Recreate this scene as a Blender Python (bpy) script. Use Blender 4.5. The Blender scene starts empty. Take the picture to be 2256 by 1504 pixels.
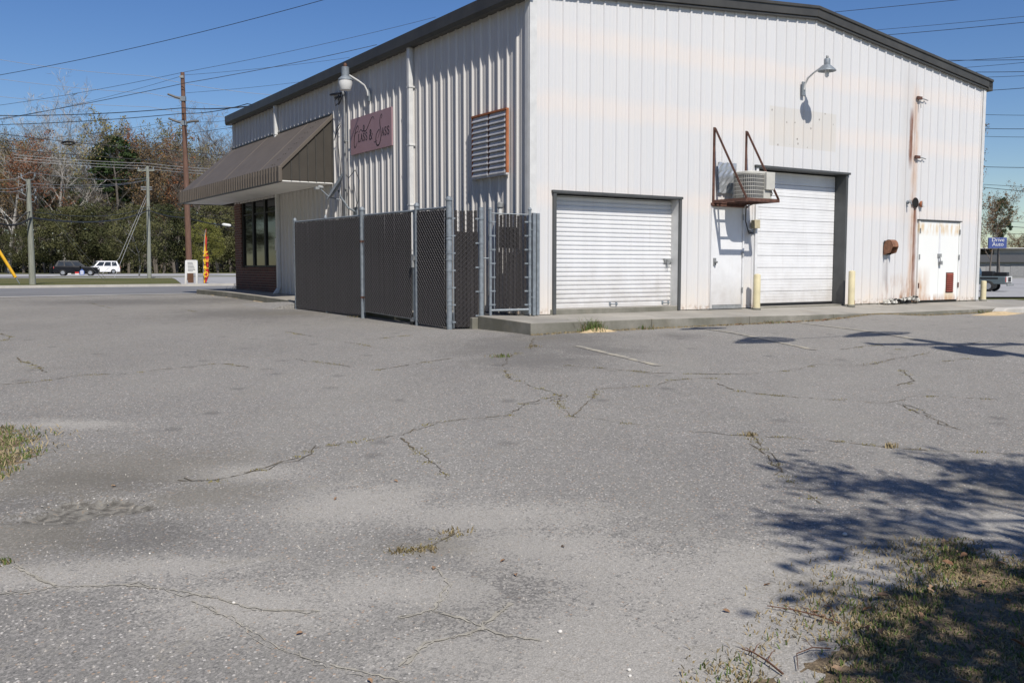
import bpy, math, random
import numpy as np
from mathutils import Vector, Matrix

# ------------------------------------------------------------------ camera
sc = bpy.context.scene
CZ = 1.62
PITCH = math.atan(163 / 2051.0)
FPX = 2051.0
cam_d = bpy.data.cameras.new('camera'); cam = bpy.data.objects.new('camera', cam_d)
sc.collection.objects.link(cam); sc.camera = cam
cam.location = (0, 0, CZ); cam.rotation_euler = (math.pi / 2 - PITCH, 0, 0)
cam_d.sensor_width = 36.0; cam_d.lens = 36.0 * FPX / 2256.0
cam_d.clip_start = 0.05; cam_d.clip_end = 3000
sc.render.resolution_x = 1024; sc.render.resolution_y = 682

# ------------------------------------------------------------------ sky, sun, exposure
SUN_AZ = math.atan2(0.325, -0.946)          # direction towards the sun, clockwise from +Y
SUN_EL = math.radians(48.3)
world = bpy.data.worlds.new('World'); sc.world = world; world.use_nodes = True
wn = world.node_tree.nodes; wl = world.node_tree.links
bg = wn['Background']
sky = wn.new('ShaderNodeTexSky'); sky.sky_type = 'NISHITA'; sky.sun_disc = False
sky.sun_elevation = SUN_EL; sky.sun_rotation = SUN_AZ
sky.altitude = 0; sky.air_density = 1.0; sky.dust_density = 0.2; sky.ozone_density = 3.0
hs = wn.new('ShaderNodeHueSaturation'); hs.inputs['Hue'].default_value = 0.513; hs.inputs['Saturation'].default_value = 1.26; hs.inputs['Value'].default_value = 1.20
wl.new(sky.outputs[0], hs.inputs['Color']); wl.new(hs.outputs[0], bg.inputs[0]); bg.inputs[1].default_value = 0.080
sun_d = bpy.data.lights.new('sun', 'SUN'); sun_d.energy = 5.0; sun_d.angle = math.radians(0.5)
sun_d.color = (1.0, 0.945, 0.865)
sun = bpy.data.objects.new('sun', sun_d); sc.collection.objects.link(sun)
sdir = Vector((math.sin(SUN_AZ) * math.cos(SUN_EL), math.cos(SUN_AZ) * math.cos(SUN_EL), math.sin(SUN_EL)))
sun.rotation_euler = sdir.to_track_quat('Z', 'Y').to_euler(); sun.location = sdir * 50
sc.view_settings.view_transform = 'Standard'; sc.view_settings.look = 'None'
sc.view_settings.exposure = -0.02; sc.view_settings.gamma = 1.0
sc.render.engine = 'CYCLES'

rnd = random.Random(7)
NR = np.random.RandomState(11)
COL = sc.collection

# ------------------------------------------------------------------ terrain and placing helpers
def ss(t):
    t = min(max(t, 0.0), 1.0); return t * t * (3 - 2 * t)

AANG = math.radians(33.33)
AX = Vector((math.cos(AANG), math.sin(AANG), 0)); BX = Vector((-math.sin(AANG), math.cos(AANG), 0))
CORNER = Vector((0.306, 15.662, 0.0)); ZS = 0.82      # building corner, slab level

def rel(x, y):
    dx, dy = x - CORNER.x, y - CORNER.y
    return dx * AX.x + dy * AX.y, dx * BX.x + dy * BX.y

def gz(x, y):
    r = min(max((y - 1) / 13.5, 0), 1); z = .60 * (.65 * r + .35 * ss(r))
    m = ss((3 - x) / 7)
    z += (.08 * ss((y - 15) / 7) + .10 * ss((y - 21) / 8) - .16 * ss((y - 60) / 30)) * m
    z -= .8 * ss((y - 30) / 30) * ss((x - 5) / 12)
    s, t = rel(x, y)
    z += .075 * math.exp(-((s - 7.6) / 1.1) ** 2 - ((t + 1.3) / .9) ** 2)     # asphalt ramp up to the wide door
    return z

def W(s, t, z=0.0):                                    # building coordinates to world
    return Vector((CORNER.x + AX.x * s + BX.x * t, CORNER.y + AX.y * s + BX.y * t, ZS + z))

def at(px, py, Y):                                     # a sighted point at a known distance
    u = (px - 1128) / FPX; v = -(py - 752) / FPX
    d = Vector((u, math.cos(PITCH) + v * math.sin(PITCH), -math.sin(PITCH) + v * math.cos(PITCH)))
    return Vector((0, 0, CZ)) + d * (Y / d.y)

def G(px, py):                                         # a sighted point on the ground
    u = (px - 1128) / FPX; v = -(py - 752) / FPX
    d = Vector((u, math.cos(PITCH) + v * math.sin(PITCH), -math.sin(PITCH) + v * math.cos(PITCH)))
    z = .3
    for i in range(60):
        k = (min(z, CZ - .05) - CZ) / d.z
        z = .6 * z + .4 * gz(d.x * k, d.y * k)
    k = (z - CZ) / d.z
    return Vector((d.x * k, d.y * k, z))

# ------------------------------------------------------------------ object helpers
class MB:
    def __init__(self): self.v = []; self.f = []
    def poly(self, pts):
        n = len(self.v); self.v += [tuple(p) for p in pts]; self.f.append(tuple(range(n, n + len(pts)))); return self
    def box(self, x0, x1, y0, y1, z0, z1):
        n = len(self.v)
        self.v += [(x0, y0, z0), (x1, y0, z0), (x1, y1, z0), (x0, y1, z0), (x0, y0, z1), (x1, y0, z1), (x1, y1, z1), (x0, y1, z1)]
        self.f += [tuple(n + i for i in q) for q in ((0, 3, 2, 1), (4, 5, 6, 7), (0, 1, 5, 4), (1, 2, 6, 5), (2, 3, 7, 6), (3, 0, 4, 7))]
        return self
    def hexa(self, b, t):                              # four bottom and four top points
        n = len(self.v); self.v += [tuple(p) for p in b] + [tuple(p) for p in t]
        self.f += [tuple(n + i for i in q) for q in ((0, 3, 2, 1), (4, 5, 6, 7), (0, 1, 5, 4), (1, 2, 6, 5), (2, 3, 7, 6), (3, 0, 4, 7))]
        return self
    def tube(self, pts, r, n=8, cap=True):
        pts = [Vector(p) for p in pts]; k = len(pts)
        rs = r if isinstance(r, (list, tuple)) else [r] * k
        base = len(self.v); up = None
        for i, p in enumerate(pts):
            d = (pts[min(i + 1, k - 1)] - pts[max(i - 1, 0)])
            if d.length < 1e-9: d = Vector((0, 0, 1))
            d.normalize()
            if up is None:
                up = Vector((0, 0, 1)) if abs(d.z) < .9 else Vector((1, 0, 0))
            a = d.cross(up)
            if a.length < 1e-6: a = d.orthogonal()
            a.normalize(); b = d.cross(a).normalized(); up = a.cross(d)
            for j in range(n):
                th = 2 * math.pi * j / n
                self.v.append(tuple(p + (a * math.cos(th) + b * math.sin(th)) * rs[i]))
        for i in range(k - 1):
            for j in range(n):
                q = base + i * n + j; w = base + i * n + (j + 1) % n
                self.f.append((q, w, w + n, q + n))
        if cap:
            self.f.append(tuple(base + j for j in range(n))[::-1]); self.f.append(tuple(base + (k - 1) * n + j for j in range(n)))
        return self
    def prism(self, outline, y0, y1):                  # outline in x,z pushed along y
        n = len(self.v); k = len(outline)
        self.v += [(p[0], y0, p[1]) for p in outline] + [(p[0], y1, p[1]) for p in outline]
        self.f.append(tuple(range(n, n + k))); self.f.append(tuple(range(n + 2 * k - 1, n + k - 1, -1)))
        for i in range(k):
            j = (i + 1) % k; self.f.append((n + i, n + k + i, n + k + j, n + j))
        return self
    def lathe(self, prof, c=(0, 0, 0), n=20, M=None):  # profile of radius, height
        base = len(self.v); k = len(prof)
        for r, h in prof:
            for j in range(n):
                th = 2 * math.pi * j / n; p = Vector((r * math.cos(th), r * math.sin(th), h))
                if M: p = M @ p
                self.v.append(tuple(p + Vector(c)))
        for i in range(k - 1):
            for j in range(n):
                q = base + i * n + j; w = base + i * n + (j + 1) % n
                self.f.append((q, w, w + n, q + n))
        self.f.append(tuple(base + j for j in range(n))[::-1]); self.f.append(tuple(base + (k - 1) * n + j for j in range(n)))
        return self
    def ribbon(self, pts, w, y0=0.0, y1=-.004):        # a flat stroke in x,z with varying width
        k = len(pts); L = []; R = []
        for i in range(k):
            a = pts[max(i - 1, 0)]; b = pts[min(i + 1, k - 1)]
            dx, dz = b[0] - a[0], b[1] - a[1]; l = math.hypot(dx, dz) or 1
            ww = (w[i] if isinstance(w, (list, tuple)) else w) / 2
            L.append((pts[i][0] - dz / l * ww, pts[i][1] + dx / l * ww)); R.append((pts[i][0] + dz / l * ww, pts[i][1] - dx / l * ww))
        for i in range(k - 1):
            q = [L[i], L[i + 1], R[i + 1], R[i]]
            self.hexa([(p[0], y0, p[1]) for p in q], [(p[0], y1, p[1]) for p in q])
        return self
    def mesh(self, name):
        me = bpy.data.meshes.new(name); me.from_pydata(self.v, [], self.f); me.update(); return me
    def build(self, name, m, parent=None, smooth=False, bevel=0, loc=None, rz=0):
        me = self.mesh(name)
        return link(name, me, m, parent, smooth, bevel, loc, rz)

def link(name, me, m, parent=None, smooth=False, bevel=0, loc=None, rz=0):
    if m is not None and not me.materials: me.materials.append(m)
    if smooth:
        me.polygons.foreach_set('use_smooth', [True] * len(me.polygons))
        try: me.set_sharp_from_angle(angle=math.radians(40))
        except Exception: pass
    o = bpy.data.objects.new(name, me); COL.objects.link(o)
    if parent: o.parent = parent
    if loc is not None: o.location = loc
    if rz: o.rotation_euler.z = rz
    if bevel:
        b = o.modifiers.new('bevel', 'BEVEL'); b.width = bevel; b.segments = 2; b.limit_method = 'ANGLE'
    return o

def tag(o, label=None, cat=None, group=None, kind=None):
    if label: o['label'] = label
    if cat: o['category'] = cat
    if group: o['group'] = group
    if kind: o['kind'] = kind
    return o

def thing(name, label, cat, loc=(0, 0, 0), rz=0, group=None):
    o = bpy.data.objects.new(name, None); COL.objects.link(o); o.empty_display_size = .2
    o.location = loc; o.rotation_euler.z = rz
    return tag(o, label, cat, group)

def copy_tree(o, parent=None):
    c = o.copy(); COL.objects.link(c); c.parent = parent
    for ch in o.children: copy_tree(ch, c)
    return c

RG = AANG                        # facing out of the gable wall: x right, y into the wall
RL = AANG - math.pi / 2          # facing out of the long side wall

# ------------------------------------------------------------------ materials
class NT:
    def __init__(self, name, flat=False):
        self.flat = flat
        self.m = bpy.data.materials.new(name); self.m.use_nodes = True
        self.n = self.m.node_tree.nodes; self.l = self.m.node_tree.links
        self.b = self.n['Principled BSDF']
        tc = self.n.new('ShaderNodeTexCoord'); self.obj = tc.outputs['Object']
        ge = self.n.new('ShaderNodeNewGeometry'); self.pos = ge.outputs['Position']
    def node(self, t, **k):
        nd = self.n.new(t)
        for a, b in k.items(): setattr(nd, a, b)
        return nd
    def noise(self, scale, detail=4, co=None, rough=.6, stretch=None, dist=0):
        co = co or self.obj
        if stretch:
            mp = self.n.new('ShaderNodeMapping'); mp.inputs['Scale'].default_value = stretch
            self.l.new(co, mp.inputs[0]); co = mp.outputs[0]
        t = self.n.new('ShaderNodeTexNoise'); t.inputs['Scale'].default_value = scale
        if self.flat: t.noise_dimensions = '2D'
        t.inputs['Detail'].default_value = detail; t.inputs['Roughness'].default_value = rough
        t.inputs['Distortion'].default_value = dist
        self.l.new(co, t.inputs['Vector']); return t.outputs['Fac']
    def ramp(self, fac, stops):
        r = self.n.new('ShaderNodeValToRGB'); e = r.color_ramp.elements
        while len(e) > 1: e.remove(e[-1])
        for i, (p, c) in enumerate(stops):
            q = e[0] if i == 0 else e.new(p)
            q.position = p; q.color = (c if len(c) == 4 else (*c, 1)) if isinstance(c, tuple) else (c, c, c, 1)
        self.l.new(fac, r.inputs[0]); return r.outputs[0]
    def mix(self, fac, a, b, mode='MIX'):
        x = self.n.new('ShaderNodeMix'); x.data_type = 'RGBA'; x.blend_type = mode
        for s, v in ((x.inputs[0], fac), (x.inputs[6], a), (x.inputs[7], b)):
            if isinstance(v, (int, float)): s.default_value = v
            elif isinstance(v, tuple): s.default_value = (*v, 1) if len(v) == 3 else v
            else: self.l.new(v, s)
        return x.outputs[2]
    def math(self, op, a, b=0.0, clamp=False):
        x = self.n.new('ShaderNodeMath'); x.operation = op; x.use_clamp = clamp
        for s, v in ((x.inputs[0], a), (x.inputs[1], b)):
            if isinstance(v, (int, float)): s.default_value = v
            else: self.l.new(v, s)
        return x.outputs[0]
    def rand(self):
        if not hasattr(self, '_r'): self._r = self.n.new('ShaderNodeObjectInfo').outputs['Random']
        return self._r
    def sep(self, co):
        x = self.n.new('ShaderNodeSeparateXYZ'); self.l.new(co, x.inputs[0]); return x.outputs
    def bump(self, h, strength=.3, dist=.01):
        b = self.n.new('ShaderNodeBump'); b.inputs['Strength'].default_value = strength; b.inputs['Distance'].default_value = dist
        self.l.new(h, b.inputs['Height']); self.l.new(b.outputs[0], self.b.inputs['Normal'])
    def band(self, x, c, w, soft):                      # 1 inside |x-c|<w
        d = self.math('ABSOLUTE', self.math('SUBTRACT', x, c))
        mr = self.n.new('ShaderNodeMapRange'); mr.inputs[1].default_value = w; mr.inputs[2].default_value = w + soft
        mr.inputs[3].default_value = 1; mr.inputs[4].default_value = 0
        self.l.new(d, mr.inputs[0]); return mr.outputs[0]
    def out(self, color, rough=.6, metal=0.0, spec=.5):
        if isinstance(color, tuple): self.b.inputs['Base Color'].default_value = (*color, 1)
        else: self.l.new(color, self.b.inputs['Base Color'])
        if isinstance(rough, (int, float)): self.b.inputs['Roughness'].default_value = rough
        else: self.l.new(rough, self.b.inputs['Roughness'])
        self.b.inputs['Metallic'].default_value = metal; self.b.inputs['Specular IOR Level'].default_value = spec
        return self.m

def simple(name, col, rough=.6, metal=0.0, var=.25, scale=6.0, bump=0.0, bscale=60, stretch=None, spec=.5, orand=0.0, grime=0.0):
    t = NT(name)
    d = tuple(c * (1 - var) for c in col); h = tuple(min(1, c * (1 + var * .6)) for c in col)
    f = t.noise(scale, 5, stretch=stretch)
    c = t.ramp(f, [(.3, d), (.7, h)])
    if orand: c = t.mix(t.math('MULTIPLY', t.rand(), orand), c, tuple(k * .35 for k in col))
    if grime:
        z = t.sep(t.pos)[2]; gm = t.ramp(t.math('ADD', t.math('MULTIPLY', t.math('SUBTRACT', z, ZS), .8), t.math('MULTIPLY', t.math('SUBTRACT', t.noise(3.0, 6, co=t.pos, rough=.7), .5), 1.0)), [(.0, grime), (.35, grime * .35), (.7, 0.0)])
        c = t.mix(gm, c, (.36, .31, .25))
        st = t.ramp(t.noise(2.2, 6, co=t.pos, stretch=(4, 4, .25), rough=.7), [(.55, 0.0), (.8, grime * .7)])
        c = t.mix(st, c, (.45, .42, .38))
    if bump: t.bump(t.noise(bscale, 3), bump, .01)
    return t.out(c, rough, metal, spec)

def wall_mat(name, gable):
    t = NT(name); x, y, z = t.sep(t.obj)[:3]
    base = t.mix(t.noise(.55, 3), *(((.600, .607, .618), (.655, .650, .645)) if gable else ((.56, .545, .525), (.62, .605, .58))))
    if gable:
        stre = t.noise(2.0, 5, stretch=(3.0, 3.0, .12))
        base = t.mix(t.ramp(stre, [(.42, 0.0), (.75, .28)]), base, (.72, .685, .63))
        n = t.noise(1.2, 3)
        zz = t.math('ADD', z, t.math('MULTIPLY', t.math('SUBTRACT', n, .5), .22))
        for c, w in ((4.70, .07), (3.55, .07), (2.02, .06)):     # warm tide marks along the wall girts
            base = t.mix(t.math('MULTIPLY', t.band(zz, c, w, .20), .27), base, (.82, .68, .57))
        low = t.band(zz, 0.0, .02, .75)
        base = t.mix(t.math('MULTIPLY', low, t.math('MULTIPLY', t.noise(2.5, 4), .75)), base, (.78, .64, .48))
        # ghost of a removed sign with screw holes
        gx = t.math('MULTIPLY', t.band(x, 6.80, 1.02, .02), t.band(z, 3.62, .38, .02))
        base = t.mix(t.math('MULTIPLY', gx, .55), base, (.585, .555, .50))
        vo = t.node('ShaderNodeTexVoronoi'); vo.inputs['Scale'].default_value = 6.5
        mp = t.node('ShaderNodeMapping'); mp.inputs['Scale'].default_value = (1.15, 0, 1.0); t.l.new(t.obj, mp.inputs[0]); t.l.new(mp.outputs[0], vo.inputs['Vector'])
        dot = t.math('LESS_THAN', vo.outputs['Distance'], t.math('MULTIPLY', t.noise(2.1, 2), .30))
        base = t.mix(t.math('MULTIPLY', t.math('MULTIPLY', dot, gx), .8), base, (.22, .19, .16))
        # rust run down the seam beside the double doors
        n2 = t.noise(3.0, 5, stretch=(1, 1, .5)); n3 = t.noise(9, 4, stretch=(1, 1, .25))
        xs = t.math('ADD', x, t.math('MULTIPLY', t.math('SUBTRACT', n2, .5), .13))
        seam = t.math('MULTIPLY', t.band(xs, 10.62, .03, .15), t.band(z, 2.4, 2.1, .5))
        base = t.mix(t.math('MULTIPLY', seam, t.ramp(n3, [(.3, .15), (.7, .85)])), base, (.52, .30, .16))
        grey = t.math('MULTIPLY', t.band(xs, 10.33, .10, .22), t.band(z, 3.4, 1.5, .8))
        base = t.mix(t.math('MULTIPLY', grey, .35), base, (.50, .48, .46))
        deep = t.math('MAXIMUM', t.math('MULTIPLY', t.band(xs, 10.46, .040, .04), t.band(zz, 3.72, .42, .30)),
                      t.math('MULTIPLY', t.band(xs, 10.71, .035, .06), t.band(zz, 1.10, 1.0, .3)))
        base = t.mix(t.math('MULTIPLY', deep, t.ramp(n3, [(.25, .55), (.6, 1.0)])), base, (.20, .085, .045))
        feet = t.math('MULTIPLY', t.band(x, 10.25, .55, .25), t.band(zz, .05, .15, .50))
        base = t.mix(t.math('MULTIPLY', feet, t.ramp(n3, [(.42, 0.0), (.68, .9)])), base, (.36, .19, .10))
        hood = t.math('MULTIPLY', t.band(x, 9.66, .07, .06), t.band(z, .75, .22, .4))
        base = t.mix(t.math('MULTIPLY', hood, t.ramp(n3, [(.3, .2), (.7, .75)])), base, (.40, .39, .39))
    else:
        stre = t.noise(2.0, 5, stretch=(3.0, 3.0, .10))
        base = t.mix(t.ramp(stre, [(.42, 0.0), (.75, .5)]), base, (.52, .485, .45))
    base = t.mix(t.math('MULTIPLY', t.band(z, .02, .01, .10), t.ramp(t.noise(14, 4), [(.45, 0.0), (.65, .7)])), base, (.30, .20, .13))
    base = t.mix(t.math('MULTIPLY', t.rand(), .07), base, (.44, .43, .42))
    t.bump(t.noise(1.6, 3, stretch=(1, 1, .6)), .35, .02)
    return t.out(base, .45, 0.0, .35)

def asphalt_mat(name):
    t = NT(name, True); P = t.pos
    at_ = t.node('ShaderNodeAttribute'); at_.attribute_name = 'wear'
    sx = t.n.new('ShaderNodeSeparateColor'); t.l.new(at_.outputs['Color'], sx.inputs[0])
    base = t.ramp(t.noise(.35, 4, co=P), [(.3, (.194, .187, .170)), (.7, (.246, .237, .214))])
    base = t.mix(t.ramp(t.noise(1.7, 4, co=P, dist=.4), [(.45, 0.0), (.75, .35)]), base, (.255, .245, .232))
    base = t.mix(t.ramp(t.noise(.9, 4, co=P, stretch=(1, .35, 1)), [(.5, 0.0), (.8, .35)]), base, (.14, .138, .137))
    # aggregate: pale, tan and dark chips
    def chips(scale, lo, hi):
        vo = t.node('ShaderNodeTexVoronoi'); vo.voronoi_dimensions = '2D'; vo.inputs['Scale'].default_value = scale
        t.l.new(P, vo.inputs['Vector'])
        s2 = t.n.new('ShaderNodeSeparateColor'); t.l.new(vo.outputs['Color'], s2.inputs[0])
        return s2.outputs, vo.outputs['Distance']
    c1, d1 = chips(95, 0, 1); c2, d2 = chips(58, 0, 1); c3, d3 = chips(210, 0, 1)
    edge = t.noise(2.1, 6, co=P, rough=.72, dist=.5); fine = t.noise(26, 2, co=P, rough=.7)
    brk = t.math('ADD', t.math('MULTIPLY', t.math('SUBTRACT', edge, .5), 1.7), t.math('MULTIPLY', t.math('SUBTRACT', fine, .5), .9))
    brk = t.math('ADD', brk, t.math('MULTIPLY', t.math('SUBTRACT', c1[2], .5), .75))
    def mask(ch, gain=1.0):
        v = t.math('ADD', sx.outputs[ch], brk)
        mr = t.n.new('ShaderNodeMapRange'); mr.inputs[1].default_value = .34; mr.inputs[2].default_value = .74
        t.l.new(v, mr.inputs[0]); return t.math('MULTIPLY', mr.outputs[0], gain)
    sand = mask(0, .74); dark = mask(1, .60); moss = mask(2, .65)
    base = t.mix(t.math('MULTIPLY', t.ramp(c1[0], [(.0, 1.0), (.32, 0.0)]), .62), base, (.085, .083, .082))
    base = t.mix(t.math('MULTIPLY', t.ramp(c1[1], [(.66, 0.0), (.95, 1.0)]), .60), base, (.42, .395, .36))
    base = t.mix(t.math('MULTIPLY', t.ramp(c3[1], [(.60, 0.0), (.95, 1.0)]), .45), base, (.40, .375, .345))
    base = t.mix(t.math('MULTIPLY', t.ramp(c3[0], [(.0, 1.0), (.35, 0.0)]), .45), base, (.08, .078, .077))
    pale_chip = t.math('MULTIPLY', t.math('GREATER_THAN', c2[2], .95), t.math('LESS_THAN', d2, .34))
    base = t.mix(t.math('MULTIPLY', pale_chip, .8), base, (.60, .57, .52))
    tan = t.math('MULTIPLY', t.math('GREATER_THAN', c2[0], .95), t.math('LESS_THAN', d2, .38))
    base = t.mix(t.math('MULTIPLY', tan, .7), base, (.40, .28, .19))
    oil = t.node('ShaderNodeTexVoronoi'); oil.voronoi_dimensions = '2D'; oil.inputs['Scale'].default_value = 1.15; t.l.new(P, oil.inputs['Vector'])
    so = t.n.new('ShaderNodeSeparateColor'); t.l.new(oil.outputs['Color'], so.inputs[0])
    drip = t.math('MULTIPLY', t.math('GREATER_THAN', so.outputs[0], .62), t.ramp(t.math('ADD', oil.outputs['Distance'], t.math('MULTIPLY', t.math('SUBTRACT', fine, .5), .12)), [(.03, 1.0), (.12, 0.0)]))
    base = t.mix(t.math('MULTIPLY', drip, .45), base, (.09, .087, .083))
    lane = t.noise(.55, 4, co=P, stretch=(1.6, .28, 1), rough=.6)
    base = t.mix(t.ramp(lane, [(.55, 0.0), (.75, .35)]), base, (.283, .272, .243))
    base = t.mix(dark, base, (.105, .100, .094), 'MIX')
    grit = t.ramp(c3[2], [(.0, (.305, .287, .255)), (.5, (.375, .357, .32)), (1.0, (.475, .452, .405))])
    base = t.mix(sand, base, grit)
    base = t.mix(t.math('MULTIPLY', moss, .75), base, (.165, .150, .118))
    pot = t.ramp(t.math('ADD', at_.outputs['Alpha'], t.math('MULTIPLY', brk, .35)), [(.45, 0.0), (.6, 1.0)])
    potc = t.ramp(t.noise(16, 5, co=P, rough=.7, dist=.4), [(.3, (.07, .065, .055)), (.48, (.15, .14, .12)), (.6, (.24, .23, .20)), (.75, (.27, .20, .13))])
    base = t.mix(t.math('MULTIPLY', pot, .9), base, potc)
    h = t.math('ADD', t.math('MULTIPLY', d1, .6), t.math('MULTIPLY', d3, .4))
    t.bump(h, .45, .006)
    return t.out(base, .92, 0, .25)

M = {}
M['wall_gable'] = wall_mat('painted_steel_gable', True)
M['wall_side'] = wall_mat('painted_steel_side_darkened', False)  # darker copy of the gable paint, toned down to deepen its shade
M['asphalt'] = asphalt_mat('worn_asphalt')
M['trim'] = simple('dark_bronze_trim', (.060, .057, .050), .45, 0, .25, 3)
M['trim_dk'] = simple('door_trim', (.075, .078, .078), .5, 0, .2, 3)
M['white'] = simple('white_paint', (.70, .705, .71), .45, 0, .10, 4, grime=.4)
M['door_white'] = simple('door_enamel', (.755, .76, .765), .42, 0, .07, 3, orand=.06, grime=.45)
M['gutter_white'] = simple('downspout_paint', (.63, .63, .615), .45, 0, .12, 5)
M['awning'] = simple('awning_metal', (.122, .104, .087), .62, 0, .12, 2.5, spec=.25)
M['soffit'] = simple('soffit_paint', (.86, .85, .81), .6, 0, .08, 2)
M['galv'] = simple('galvanised_steel', (.225, .255, .28), .55, .2, .3, 14)
M['galv_dull'] = simple('dull_galvanised', (.30, .31, .31), .6, .2, .3, 9)
M['slat'] = simple('brown_vinyl_slat', (.044, .040, .040), .6, 0, .5, 2.6, stretch=(8, 8, .8), spec=.2, orand=.55)
M['wire'] = simple('mesh_wire', (.14, .135, .14), .5, .3, .2, 20)
M['rust'] = simple('rusted_steel', (.12, .055, .038), .75, 0, .5, 12, .2)
M['rust_orange'] = simple('orange_rust', (.36, .125, .050), .8, 0, .4, 7, .2)
M['blade'] = simple('louver_blade_metal', (.55, .54, .54), .5, .1, .15, 5)
M['black'] = simple('black_plastic', (.012, .012, .013), .5, 0, .2, 5)
M['painted_dark'] = simple('painted_dark_interior', (.006, .006, .006), .9, 0, .1, 3)  # near-black colour stands in for the darkness of gaps and recesses
M['concrete'] = None
M['cream'] = simple('cream_bollard_paint', (.66, .585, .37), .6, 0, .15, 4)
M['sign_mauve'] = simple('mauve_sign_board', (.37, .235, .255), .5, 0, .05, 2)
M['ink'] = simple('black_ink', (.012, .010, .012), .5, 0, .1, 3)
M['glass_dark'] = None
M['sand'] = simple('drifted_sand', (.50, .38, .22), .95, 0, .25, 12, .4, 120)
M['ac_beige'] = simple('condenser_enamel', (.52, .51, .46), .5, 0, .1, 5)
M['ac_dark'] = simple('condenser_grille_dark', (.10, .10, .10), .6, 0, .2, 8)  # dark grey of the condenser coil and the louver backing
M['tin'] = simple('sheet_metal_patch', (.44, .46, .48), .38, .55, .3, 5)
M['wood_pole'] = simple('weathered_pole_wood', (.20, .145, .105), .9, 0, .35, 8, .3, 30, stretch=(3, 3, .3))
M['wood_pole_red'] = simple('creosote_pole_wood', (.155, .085, .060), .9, 0, .35, 8, .3, 30, stretch=(3, 3, .3))
M['wood_pole_grey'] = simple('grey_green_pole_wood', (.25, .26, .22), .9, 0, .3, 8, .3, 30, stretch=(3, 3, .3))
M['cable'] = simple('black_cable', (.02, .02, .022), .6, 0, .1, 2)
M['cable_alu'] = simple('aluminium_conductor', (.38, .39, .40), .5, .3, .1, 2)
M['yellow'] = simple('yellow_guard_plastic', (.75, .42, .02), .5, 0, .1, 2)
M['red'] = simple('red_fabric', (.55, .03, .03), .7, 0, .15, 3)
M['flag_yellow'] = simple('yellow_fabric', (.78, .52, .03), .7, 0, .1, 3)
M['blue_sign'] = simple('blue_sign_face', (.055, .085, .26), .5, 0, .1, 2)
M['blue'] = simple('blue_print', (.10, .17, .45), .5, 0, .1, 2)
M['brown_board'] = simple('brown_board', (.12, .055, .03), .7, 0, .2, 4)
M['paper'] = simple('printed_paper', (.70, .70, .68), .7, 0, .05, 4)
M['grey_print'] = simple('grey_print', (.22, .23, .26), .7, 0, .2, 6)
M['road'] = simple('road_asphalt', (.185, .185, .188), .9, 0, .15, .4)
M['road_pale'] = simple('pale_concrete_road', (.36, .355, .345), .9, 0, .12, .5)
M['kerb'] = simple('kerb_concrete', (.46, .44, .40), .9, 0, .18, 1.5)
M['line'] = None
M['grass_ground'] = None
M['tyre'] = simple('tyre_rubber', (.018, .018, .018), .85, 0, .2, 6)
M['rim'] = simple('alloy_rim', (.45, .46, .47), .35, .7, .1, 5)
M['car_white'] = simple('white_car_paint', (.80, .80, .80), .25, 0, .03, 2)
M['car_black'] = simple('black_car_paint', (.008, .009, .012), .35, 0, .1, 2, spec=.25)
M['car_grey'] = simple('grey_truck_paint', (.11, .14, .15), .3, 0, .08, 2)
M['car_glass'] = simple('car_glass', (.03, .036, .042), .1, 0, .1, 2)
M['tail_red'] = simple('tail_lamp', (.5, .02, .02), .3, 0, .1, 4)
M['head_lamp'] = simple('head_lamp', (.7, .7, .72), .2, 0, .1, 4)

def concrete_mat():
    t = NT('stained_concrete')
    b = t.ramp(t.noise(.9, 6, co=t.pos), [(.3, (.26, .245, .215)), (.7, (.42, .395, .345))])
    b = t.mix(t.ramp(t.noise(.7, 5, co=t.pos, stretch=(1, 1, 4), dist=.6), [(.52, 0.0), (.75, .75)]), b, (.17, .165, .15))
    b = t.mix(t.ramp(t.noise(2.4, 5, co=t.pos), [(.58, 0.0), (.8, .5)]), b, (.42, .31, .20))
    b = t.mix(t.math('MULTIPLY', t.noise(120, 2, co=t.pos), .35), b, (.20, .19, .17))
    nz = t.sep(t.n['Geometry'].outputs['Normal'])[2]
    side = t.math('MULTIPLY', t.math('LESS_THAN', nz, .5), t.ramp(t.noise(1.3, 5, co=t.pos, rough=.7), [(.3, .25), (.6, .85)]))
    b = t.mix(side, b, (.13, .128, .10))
    t.bump(t.noise(70, 4, co=t.pos), .35, .008)
    return t.out(b, .92, 0, .25)
M['concrete'] = concrete_mat()

def line_mat():
    t = NT('worn_line_paint')
    b = t.ramp(t.noise(9, 6, co=t.pos), [(.38, (.44, .40, .30)), (.55, (.24, .225, .20))])
    t.bump(t.noise(90, 3, co=t.pos), .3, .004)
    return t.out(b, .85)
M['line'] = line_mat()

def grass_ground_mat():
    t = NT('dry_spring_turf')
    b = t.ramp(t.noise(.25, 6, co=t.pos), [(.3, (.085, .105, .035)), (.55, (.14, .13, .06)), (.75, (.20, .165, .095))])
    b = t.mix(t.ramp(t.noise(5, 5, co=t.pos), [(.4, 0.0), (.7, .5)]), b, (.06, .085, .025))
    t.bump(t.noise(25, 4, co=t.pos), .6, .05)
    return t.out(b, .95, 0, .1)
M['grass_ground'] = grass_ground_mat()

def glass_mat():
    t = NT('tinted_window_glass')
    return t.out((.012, .014, .014), .04, 0, .22)
M['glass_dark'] = glass_mat()

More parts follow.
